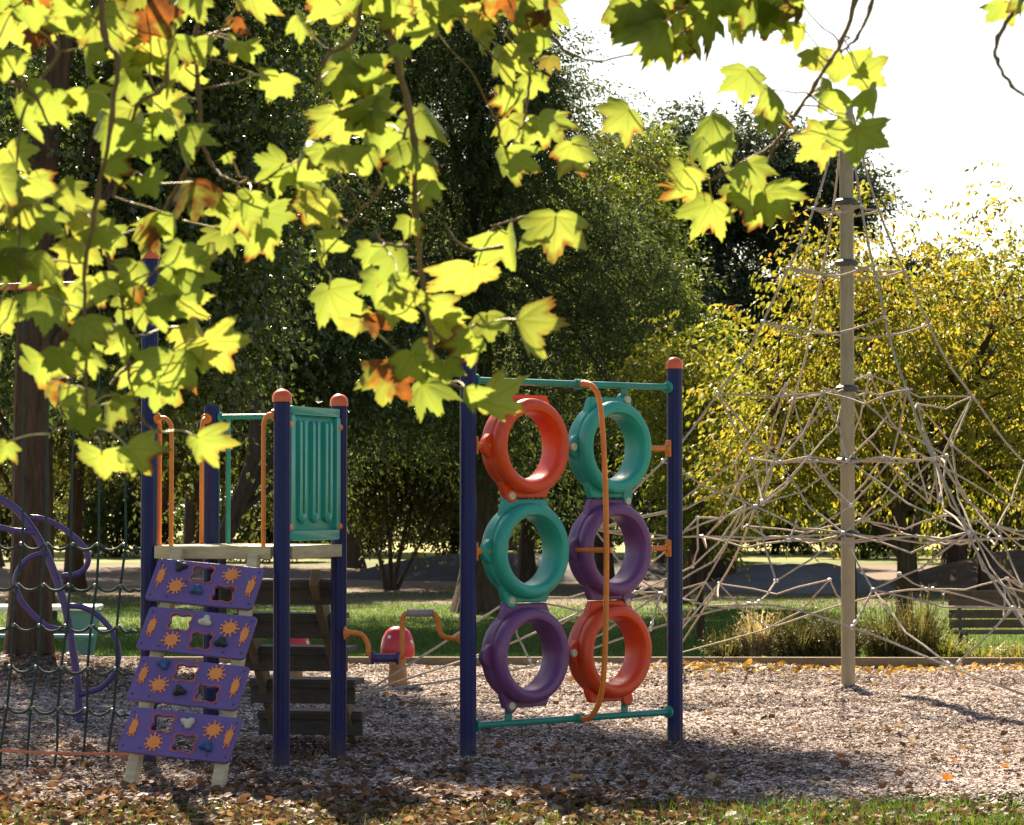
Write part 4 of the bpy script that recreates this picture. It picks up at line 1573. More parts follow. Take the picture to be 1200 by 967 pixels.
tree('pine_tree', 'dark blue-green pine with flat tiered crown behind the steel mast', 'tree', (5.0, 66, gz(66)),
     [([(0, 0, -.1), (.1, 0, 3), (0, 0, 8)], .3, .10)],
     [(3.2, 66, 8.9, 1.5, 1.8, 1.5, 1.1), (5.0, 66, 9.3, 1.8, 1.8, 1.5, 1.2), (7.0, 66.5, 8.9, 1.7, 1.8, 1.4, 1.2), (4.4, 66, 5.6, 2.4, 2.0, 2.2, 1), (7.0, 66, 5.0, 2.4, 2.0, 2.4, 1), (5.5, 66, 2.8, 2.8, 2.0, 1.5, .8)],
     'pine', 9500, 12, .8, .35, .18, .06, shell=.4, tmu=.42, tsd=.25, group=G, limbs=26)
tree('pine_tree', 'rounded olive tree showing above the golden crown near the sky', 'tree', (10.3, 64, gz(64)),
     [([(0, 0, -.1), (.1, 0, 2), (0, 0, 5)], .26, .10)],
     [(9.6, 64, 5.9, 1.4, 1.5, 1.5, .7), (11.4, 64, 5.2, 2.0, 1.8, 1.8, .8), (9.6, 64, 3.0, 2.6, 2.0, 1.5, 1.0), (12.6, 64, 3.0, 2.2, 2, 1.8, .7)],
     'olive', 4200, 11, .7, .4, .15, .07, shell=.4, group=G, limbs=22)
# low understorey trees in shade
tree('understorey_tree', 'many-stemmed low tree with dark hanging leaves left of the navy ring post', 'tree', (-2.6, 57, gz(57)),
     [([(0, 0, -.1), (-.2, 0, .8), (-.6, 0, 1.9)], .05, .03), ([(.05, 0, -.1), (.05, .1, .9), (-.1, .1, 2.2)], .05, .03), ([(.1, 0, -.1), (.3, 0, .9), (.6, 0, 2.1)], .05, .03), ([(.15, .1, -.1), (.6, .1, .8), (1.1, 0, 1.7)], .04, .02)],
     [(-2.4, 57, 2.7, 1.9, 1.5, 1.4, 1), (-3.6, 57, 3.4, 1.6, 1.5, 1.6, .8), (-1.0, 57.5, 3.0, 1.2, 1.4, 1.4, .7), (-2.4, 57, 1.3, 1.2, 1.0, .5, .18)],
     'olive', 3600, 11, .5, .6, .12, .06, shell=.3, tmu=.4, group=G, limbs=24)
tree('understorey_tree', 'dark leafy tree at the left edge behind the brown trunks', 'tree', (-8.96, 56, gz(56)),
     [([(0, 0, -.1), (0, 0, 1.5), (.2, 0, 4)], .20, .10), ([(1.65, 0, -.1), (1.7, 0, 1.5), (1.6, 0, 4)], .05, .04), ([(-1.1, 0, -.1), (-1.0, 0, 1.5), (-.6, 0, 4)], .17, .08)],
     [(-9.4, 56, 4.2, 2.2, 1.8, 2.4, 1), (-6.9, 56.5, 4.0, 2.2, 1.8, 2.3, 1), (-8, 57, 7.5, 3.0, 2, 2.6, 1), (-5.2, 57, 4.4, 1.6, 1.6, 2.6, .9)],
     'olive', 5200, 11, .6, .55, .13, .07, 'bark', shell=.35, tmu=.42, group=G, limbs=22)
tree('understorey_tree', 'dark tree with two stout trunks seen through the right hand rings', 'tree', (2.0, 60, gz(60)),
     [([(0, 0, -.1), (.0, 0, 1.2), (-.2, 0, 4)], .22, .12), ([(2.15, 0, -.1), (2.1, 0, 1.2), (1.9, 0, 4)], .28, .14), ([(-1.65, 0, -.1), (-1.65, 0, 1.2), (-1.2, 0, 4)], .20, .10)],
     [(.8, 60, 3.4, 2.0, 1.5, 1.9, 1), (3.2, 60, 3.0, 1.9, 1.5, 1.7, 1), (5.2, 59, 3.0, 1.7, 1.4, 1.4, .7), (2.0, 60, 5.6, 2.4, 1.5, 1.8, .8)],
     'pine', 4600, 11, .6, .5, .14, .06, shell=.35, tmu=.5, group=G, limbs=22)
tree('understorey_tree', 'dark leafy tree standing behind the park bench', 'tree', (9.7, 56, gz(56)),
     [([(0, 0, -.1), (.0, 0, 1.2), (.2, 0, 3)], .14, .08), ([(-1.5, 0, -.1), (-1.5, 0, 1.2), (-1.2, 0, 3)], .12, .06)],
     [(8.2, 56, 2.8, 1.7, 1.4, 1.5, 1), (10.6, 56, 2.8, 1.8, 1.4, 1.6, 1), (9.4, 56.5, 4.0, 2, 1.4, 1.4, .8)],
     'olive', 3300, 11, .6, .5, .13, .07, shell=.35, tmu=.4, group=G, limbs=18)
for i, (x, Y, h, lab) in enumerate([(-14.5, 76, 18, 'tall dark tree at the far left of the back row'), (-9.3, 79, 18, 'tall dark back-row tree behind the tower'), (-4.4, 75, 18, 'tall dark back-row tree left of the ring climber'),
                               (-1.2, 78, 11.5, 'tall dark back-row tree straight behind the ring climber'), (4.6, 80, 8.5, 'shorter dark back-row tree behind the navy end post')]):
    tree('tall_tree', lab, 'tree', (x, Y, gz(Y)), [([(0, 0, -.1), (.05, 0, 2), (0, 0, h * .7)], .3, .1)],
         [(x, Y, h * .36, 3.0, 2.2, h * .19, 1), (x - .8, Y, h * .62, 2.9, 2.2, h * .2, 1), (x + .8, Y + .5, h * .82, 2.2, 2, h * .16, .7)],
         'olive' if i % 2 else 'feather', 4800, 10, .9, .45, .24, .11, shell=.3, tmu=.35, group=G, limbs=14)
for i, (x, h, lab) in enumerate([(-15, 12, 'added shade tree at the field edge far left, beyond the lawn'), (-7.5, 12, 'added shade tree at the field edge beyond the tower steps'), (0, 12, 'added shade tree at the field edge beyond the left ring post'),
                                 (7.5, 9.5, 'added shade tree at the field edge beyond the golden tree'), (14.5, 9, 'added shade tree at the field edge beyond the bench')]):
    tree('edge_shade_tree', lab, 'tree', (x, 99, gz(99)), [([(0, 0, -.1), (.05, 0, 2), (0, 0, h * .7)], .3, .1)],  # row added to cast shade on the ground short of the field
         [(x, 99, h * .42, 4.0, 2.6, h * .19, 1), (x + .6, 99, h * .72, 3.2, 2.4, h * .24, 1)], 'olive', 2600, 10, 1.0, .45, .32, .15, shell=.3, tmu=.35, group=G, limbs=10)
tree('shade_tree', 'dark glossy tree added for lawn shade behind the big brown trunk at the left edge', 'tree', (-7.6, 44, gz(44)),  # tree added to put the left lawn in shade
     [([(0, 0, -.1), (.05, 0, 2), (0, 0, 6)], .2, .1)],
     [(-7.4, 44, 5.2, 2.2, 1.9, 2.3, 1), (-5.4, 44, 6.4, 1.8, 1.7, 2.2, .9), (-7.6, 44, 9, 2.4, 2, 1.8, .8), (-9.4, 44, 5.5, 1.8, 1.8, 2.4, .8)],
     'dark', 5600, 11, .5, .5, .11, .07, shell=.35, tmu=.36, group=G, limbs=20)
for i, (px, Y, rx_, h, lab) in enumerate([(-20, 84, 2.2, 2.6, 'dark low bush at the far left edge of the field'), (135, 88, 1.8, 2.6, 'dark low bush seen through the rope net by the tower post'), (290, 82, 2.0, 2.4, 'dark low bush seen above the tower deck'),
                                    (405, 90, 1.2, 2.0, 'small dark bush right of the teal panel'), (530, 86, 1.2, 2.4, 'small dark bush left of the ring climber post'), (655, 84, 1.5, 2.0, 'dark low bush seen through the rings'), (800, 82, 1.7, 2.4, 'dark low bush beyond the navy end post'),
                                    (905, 92, 1.6, 2.0, 'low bush in shade left of the steel mast'), (1010, 86, 1.6, 2.4, 'low bush in shade right of the steel mast'), (1130, 80, 2.2, 2.4, 'dark low bush above the park bench')]):
    g = P(px, 600, Y)
    tree('low_bush', lab, 'bush', (g.x, Y, gz(Y)), [([(0, 0, -.1), (.05, 0, .5), (0, 0, 1.2)], .06, .03), ([(.1, 0, -.1), (.35, 0, .6), (.6, 0, 1.3)], .05, .02)],
         [(g.x, Y, h * .5 - .1, rx_, 1.2, h * .5, 1), (g.x + rx_ * .6, Y, h * .34 - .1, rx_ * .6, 1, h * .35, .5)], ('olive', 'feather', 'dark')[i % 3], 900, 9, .5, .4, .17, .09, shell=.2, tmu=.4, group='low bushes along the field edge', limbs=10)
# leaning trunk left of centre
tree('leaning_tree', 'dark tree with a curved leaning trunk behind the tower deck', 'tree', (-3.9, 40, gz(40)),
     [([(-.45, 0, -.1), (-.42, 0, 1.0), (-.20, 0, 1.6), (.12, 0, 2.6), (.2, .2, 4.4)], .15, .09)],
     [(-3.6, 41, 4.6, 1.5, 1.4, 1.8, 1), (-2.4, 42, 3.8, 1.3, 1.3, 1.6, .8)],
     'dark', 2600, 11, .5, .5, .10, .06, shell=.35, tmu=.4, group=G, limbs=14)
# golden tree
tree('golden_tree', 'golden autumn tree with fine drooping leaves behind the steel mast', 'tree', (4.86, 34, gz(34)),
     [([(0, 0, -.1), (.02, 0, .9), (-.05, 0, 1.7), (-.5, 0, 3.0), (-.8, 0, 4.0)], .11, .035), ([(.0, 0, .7), (.25, .1, 1.8), (.8, .1, 3.2), (1.2, 0, 4.2)], .07, .03), ([(-.02, 0, 1.2), (-.7, -.1, 2.1), (-1.6, -.1, 2.8)], .06, .025), ([(-.62, .3, -.1), (-.6, .3, 1.2), (-.75, .2, 2.6)], .07, .03)],
     [(3.6, 34, 2.6, 1.15, 1.3, 1.0, .9), (4.4, 34, 3.5, 1.4, 1.4, 1.15, 1.1), (5.7, 34, 3.5, 1.5, 1.4, 1.2, 1.1), (5.4, 34, 2.3, 1.6, 1.4, 1.0, 1.0), (3.2, 33.8, 1.75, .9, 1.0, .65, .5), (6.6, 34, 2.5, 1.3, 1.3, 1.3, .8), (6.3, 34.2, 4.2, .9, .9, .8, .35), (4.1, 34, 4.35, .8, .8, .65, .3)] + [(x_, 34, z_, .10, .10, .35, .018) for x_, z_ in ((3.55, 4.95), (4.5, 5.15), (5.1, 4.9), (5.75, 5.1), (6.25, 5.35), (6.75, 5.0), (2.75, 3.6), (2.45, 2.9), (7.2, 4.3))],
     'gold', 3500, 9, .42, .35, .095, .042, 'barkdark', shell=.3, tmu=.44, tsd=.22, limbs=70, up=.5, hang=.75)
tree('young_tree', 'small yellow-green tree growing against the right end post of the ring climber', 'tree', (2.55, 37, gz(37)),
     [([(0, 0, -.1), (.0, 0, 1.0), (.05, 0, 2.4)], .05, .02)],
     [(2.45, 37, 2.5, .75, .9, 1.0, 1), (2.2, 37, 3.3, .55, .7, .6, .5), (2.6, 37, 1.5, .6, .7, .7, .5)],
     'gold', 900, 9, .4, .4, .09, .04, shell=.3, tmu=.22, tsd=.2, limbs=24, up=.4)
# distant tree line closing the view
for i, (x, Y, h, wd) in enumerate([(-21, 118, 9, 6), (-12, 125, 10, 6), (-3, 130, 10, 6.5), (6, 128, 9, 6), (15, 124, 9, 6), (24, 120, 8, 6)]):
    tree('distant_tree', ['hazy far tree beyond the pale field at left edge', 'far tree beyond the field, behind the rope net', 'far tree beyond the field, behind the deck', 'far tree beyond the field, behind the rings',
                          'far tree beyond the field, behind the mast', 'far tree beyond the field, behind the bench'][i], 'tree', (x, Y, -.32),
         [([(0, 0, -.1), (0, 0, 2), (0, 0, h * .6)], .3, .15)],
         [(x, Y, h * .55, wd * .8, 3, h * .42, 1), (x + 2, Y, h * .38, wd * .7, 3, h * .3, .7), (x - 2.4, Y, h * .4, wd * .6, 3, h * .33, .7)],
         'feather', 2600, 9, 1.0, .3, .42, .22, shell=.4, tmu=.6, group='distant trees beyond the field', limbs=6)

# far pale buildings across the field
for i, (px, Y, wd, h, lab) in enumerate([(8, 118, 3.4, 1.9, 'far pale building seen through the rope net beside the big trunk'), (905, 125, 6.0, 2.0, 'far pale building behind the steel mast')]):
    g = P(px, 640, Y)
    t = thing('pale_building', (g.x, Y, -.32), lab, 'building', 'far buildings across the field')
    MB().box((g.x, Y, -.32 + h / 2), V(wd / 2, 0, 0), V(0, 2, 0), V(0, 0, h / 2), .02).build('wall', 'wall', t)
    b = MB()
    b.poly([(g.x - wd / 2 - .3, Y - 2.3, h - .32), (g.x + wd / 2 + .3, Y - 2.3, h - .32), (g.x + wd / 2 + .3, Y + 2.3, h - .32), (g.x - wd / 2 - .3, Y + 2.3, h - .32), (g.x - wd / 2, Y, h + .7), (g.x + wd / 2, Y, h + .7)],
           [(0, 1, 5, 4), (2, 3, 4, 5), (1, 2, 5), (3, 0, 4), (3, 2, 1, 0)])
    b.build('roof', 'roof', t, 20)
    for k in (-.25, .25):
        MB().box((g.x + wd * k, Y - 2.02, .9), V(.5, 0, 0), V(0, .03, 0), V(0, 0, .45), .01).build('window', 'glassdark', t)
# post and rail fence
g0, g1 = P(400, 633, 100), P(700, 633, 100)
fe = thing('rail_fence', (g0.x, 100, -.32), 'thin white rail fence across the sunny field', 'fence')
b = MB()
b.beam((g0.x, 100, .45), (g1.x, 100, .45), .05, .10); b.beam((g0.x, 100, .1), (g1.x, 100, .1), .05, .08)
b.build('rail', 'tabletop', fe)
for k in range(6):
    q = g0.lerp(g1, k / 5)
    MB().beam((q.x, 100.06, -.4), (q.x, 100.06, .6), .07, .07, up=(0, 1, 0)).build('fence_post', 'tabletop', fe)

# ---------------------------------------------------------------- planting strip at the right
def tuft(name, label, px, py, h, rad, n, matn, tmu, leafy):
    Y = 26.6 + rng.random() * .5
    g = P(px, py, Y)
    t = thing(name, (g.x, Y, gz(Y)), label, 'plant', 'plants along the timber kerb')
    a = rng.random(n) * 2 * math.pi; r = rad * np.sqrt(rng.random(n)) * .5
    b0 = np.stack([g.x + r * np.cos(a), Y + r * np.sin(a), np.full(n, gz(Y) - .02)], 1)
    hh_ = h * rng.choice([.55, .75, 1.0, 1.15], n, p=[.35, .35, .22, .08]) * rng.uniform(.75, 1.05, n)
    out = np.stack([np.cos(a), np.sin(a), np.zeros(n)], 1) * (rad * rng.uniform(.0, .7, n))[:, None]
    m_ = b0 + out * .35 + np.array([0, 0, 1.0]) * (hh_ * .6)[:, None]
    tip = b0 + out + np.array([0, 0, 1.0]) * hh_[:, None]
    s_ = np.stack([-np.sin(a), np.cos(a), np.zeros(n)], 1) * .0065
    v = np.concatenate([np.stack([b0 - s_, b0 + s_, m_ + s_, m_ - s_], 1), np.stack([m_ - s_, m_ + s_, tip + s_ * .3, tip - s_ * .3], 1)]).reshape(-1, 3)
    tn = np.clip(np.tile(rng.normal(tmu, .22, n), 2), 0, 1)
    bulk('stems', v, 4, matn, t, tn)
    k = n * leafy
    i = rng.integers(0, n, k); f_ = rng.random(k)[:, None]
    lp = b0[i] * (1 - f_) ** 1 + tip[i] * f_ + out[i] * (-.25 * f_ * (1 - f_))
    lv = rhombs(lp, unit(rng.normal(0, 1, (k, 3)) + np.array([0, 0, .5])), rng.normal(0, 1, (k, 3)), rng.uniform(.02, .055, k), rng.uniform(.008, .02, k))
    bulk('leaves', lv, 4, matn, t, np.clip(rng.normal(tmu, .25, k), 0, 1))


TF = [('feather_grass', 'pale straw feather grass clump left of the steel mast', 888, 775, .52, .26, 260, 'straw', .6, 8),
      ('border_shrub', 'thin green border shrub at the left end of the planting', 850, 778, .36, .30, 130, 'twiggy', .5, 8),
      ('border_shrub', 'olive border shrub just left of the steel mast', 935, 778, .50, .36, 260, 'twiggy', .4, 10),
      ('border_shrub', 'dark olive border shrub close behind the steel mast', 985, 778, .50, .36, 240, 'twiggy', .3, 10),
      ('border_shrub', 'wide green border shrub right of the steel mast', 1040, 778, .55, .40, 300, 'twiggy', .5, 10),
      ('border_shrub', 'tall wispy border shrub under the golden tree trunk', 1075, 776, .66, .34, 220, 'twiggy', .6, 10),
      ('border_shrub', 'upright yellowish border shrub left of the bench leg', 1108, 778, .30, .30, 140, 'stem', .7, 7),
      ('border_shrub', 'low sunny border shrub in front of the bench', 1150, 780, .22, .40, 160, 'stem', .85, 6),
      ('border_shrub', 'low bright border shrub at the right edge by the bench', 1195, 780, .22, .40, 160, 'stem', .85, 6)]
for a in TF:
    tuft(*a)

# ---------------------------------------------------------------- single fallen leaves
def fallen(px, py, size, lab, matn='orangeleaf', tn=.4):
    Y = CAMZ * F / (py - HOR)
    g = P(px, py, Y)
    n = 1
    v = curled(1, np.array([0.0]), np.array([0.0]), np.array([.02]), np.array([size * .62]), np.array([.8]))
    o = bulk('fallen_leaf', v, 4, matn, None, np.full(6, tn))
    o.location = (g.x, Y, float(chipz(np.array([g.x]), np.array([Y]))[0]) + .008)
    tag(o, lab, 'leaf', 'single fallen leaves on the bark')


for a in [(986, 893, .10, 'bright orange fallen leaf on the sunny chips below the mast'), (1117, 895, .10, 'rusty fallen leaf on the sunny chips, middle of the right side'), (1179, 902, .11, 'red-orange fallen leaf at the right edge of the sunny chips'),
          (1109, 922, .12, 'orange fallen leaf near the grass edge at the right'), (676, 917, .10, 'yellow fallen leaf on the shaded chips between the ring posts', 'yellowlitter', .8), (834, 914, .13, 'tan fallen leaf lying right of the ring post', 'litter', .9),
          (686, 853, .14, 'rust-brown fallen leaf under the orange climbing pole', 'orangeleaf', .1)]:
    fallen(*a)

# ================================================================== FOREGROUND PLANE TREE
half = [(0, 1.0), (3.5, .91), (6, .925), (10, .80), (13, .82), (17, .71), (22, .64), (27, .66), (31, .74), (34, .73), (38, .86), (41, .85), (46, .99), (50, .87), (53, .875), (57, .74), (60, .75), (65, .63), (70, .58), (74, .63), (78, .68),
        (81, .665), (86, .77), (90, .67), (94, .665), (100, .54), (110, .44), (128, .30), (150, .17), (170, .08)]
OUT = [(a, r) for a, r in half] + [(-a, r) for a, r in reversed(half[1:])]
NO = len(OUT)
RINGS = (.33, .68, 1.0)


def leaf_geo(rr):
    """local leaf: (x lateral, y to the tip, z normal), uv copy, faces"""
    k1 = rr.uniform(.2, 1.15); k2 = rr.uniform(-.05, .6); k3 = rr.uniform(.02, .07); tw = rr.uniform(-.5, .5); ph = rr.uniform(0, 6)
    asym = rr.uniform(.78, 1.22); curl_ = rr.uniform(-1.2, .6)
    pts = [(0, 0, 0)]; uv = [(0, 0, 0)]
    jr = [1 + rr.uniform(-.07, .07) for _ in OUT]
    for q in RINGS:
        for (a, r), j in zip(OUT, jr):
            rad = r * j * q
            t = R(a)
            x, y = rad * math.sin(t) * (asym if a > 0 else 1), rad * math.cos(t)
            uv.append((x, y, q))
            cr = abs(math.sin(t * 1.85)) * rad            # creased between the main veins
            z = -k1 * abs(x) ** 1.5 + curl_ * max(0, q - .6) ** 2 * rad - k2 * max(0, y) ** 2 * .8 + k3 * cr + tw * x * y * .5 + .03 * math.sin(5 * x + ph) * rad
            pts.append((x, y, z))
    fs = []
    for k in range(NO):
        k2_ = (k + 1) % NO
        fs.append((0, 1 + k, 1 + k2_))
        for q in range(len(RINGS) - 1):
            fs.append((1 + q * NO + k, 1 + (q + 1) * NO + k, 1 + (q + 1) * NO + k2_, 1 + q * NO + k2_))
    return np.array(pts), np.array(uv), fs


class Foliage:
    def __init__(s):
        s.v, s.uv, s.f, s.tone, s.brown, s.n = [], [], [], [], [], 0
        s.stalk = MB()
        s.twigs = []

    def leaf(s, c, size, phi, pitch, yaw, tone, brown, rr, twig=None):
        t = V(math.sin(phi) * math.cos(pitch), math.sin(pitch), -math.cos(phi) * math.cos(pitch))
        nrm = V(0, -1, 0); nrm = (nrm - t * nrm.dot(t)).normalized()
        nrm = Matrix.Rotation(yaw, 3, t) @ nrm
        sd_ = t.cross(nrm)
        g, uv, fs = leaf_geo(rr)
        base = Vector(c) - t * size * .42
        Mx = np.array([list(sd_), list(t), list(nrm)])
        s.v.append(np.array(base) + (g * size) @ Mx)
        s.uv.append(uv)
        s.f.extend([tuple(i + s.n for i in f) for f in fs])
        s.n += len(g)
        s.tone.append(np.full(len(fs), tone)); s.brown.append(np.full(len(fs), brown))
        # petiole
        if twig is not None:
            d = twig - base
            L_ = min(d.length, .10)
            end = base + d.normalized() * L_ if d.length > .01 else base - t * .05
            if .10 < d.length < .42:
                md2 = (end + twig) / 2 + V(rr.uniform(-.015, .015), rr.uniform(-.015, .015), .03 * d.length)
                s.twigs.append((end, md2, twig))
        else:
            end = base - t * .06
        md_ = (base + end) / 2 - nrm * .012 + V(0, 0, .008)
        s.stalk.tube(spl([base + nrm * .001, md_, end], 3), [.0019, .0016, .0022], 5)

    def build(s, parent):
        me = bpy.data.meshes.new('leaves')
        v = np.concatenate(s.v)
        off = np.array(origin_of(parent))
        for (p, q, r_) in s.twigs:
            s.stalk.k = 1
            s.stalk.tube(spl([p, q, r_], 4), [.0018, .0022, .0028], 5)
        s.stalk.k = 0
        st = s.stalk
        sv = np.array([list(p) for p in st.v])
        nv, nf, ns = len(v), len(s.f), len(st.f)
        v = np.concatenate([v, sv])
        s.f += [tuple(i + nv for i in f) for f in st.f]
        s.tone.append(np.zeros(ns)); s.brown.append(np.zeros(ns)); s.uv.append(np.zeros((len(sv), 3)))
        me.from_pydata((v - off).tolist(), [], s.f)
        me.materials.append(M['hero']); me.materials.append(M['petiole']); me.materials.append(M['twig'])
        me.polygons.foreach_set('material_index', np.array([0] * nf + [1 + q for q in st.m], np.int32))
        for nm, dat in (('tone', s.tone), ('brown', s.brown)):
            a = me.attributes.new(nm, 'FLOAT', 'FACE')
            a.data.foreach_set('value', np.concatenate(dat).astype(np.float32))
        a = me.attributes.new('leafuv', 'FLOAT_VECTOR', 'POINT')
        a.data.foreach_set('vector', np.concatenate(s.uv).astype(np.float32).ravel())
        me.shade_smooth()
        o = bpy.data.objects.new('leaves', me)
        COL.objects.link(o); o.parent = parent


PT = V(-3.1, 5.6, 0)
pl = thing('plane_tree', PT, 'plane tree whose yellow-green leafy branches hang across the top of the view', 'tree')
tb = MB()
tb.tube(spl([PT + V(0, 0, -.2), PT + V(.03, 0, 1.2), PT + V(0, .05, 2.4), PT + V(-.1, .1, 4.0), PT + V(0, .2, 5.5)], 5), [.24, .19, .16, .12, .07], 16)
tb.build('trunk', 'bark', pl, 60)
limb = spl([PT + V(0, .05, 2.6), V(-2.2, 5.8, 3.05), V(-1.2, 6.0, 3.2), V(-.3, 6.1, 3.25), V(.6, 6.2, 3.2), V(1.5, 6.3, 3.15)], 6)
MB().tube(limb, [.075, .05, .035, .026, .018, .010], 10).build('limb', 'bark', pl, 60)
limb2 = spl([PT + V(0, .05, 2.3), V(-2.4, 6.3, 2.75), V(-1.6, 6.6, 2.9), V(-.9, 6.7, 2.95), V(-.2, 6.6, 2.98)], 6)
MB().tube(limb2, [.06, .045, .03, .02, .011], 10).build('limb', 'bark', pl, 60)
ALLT = []
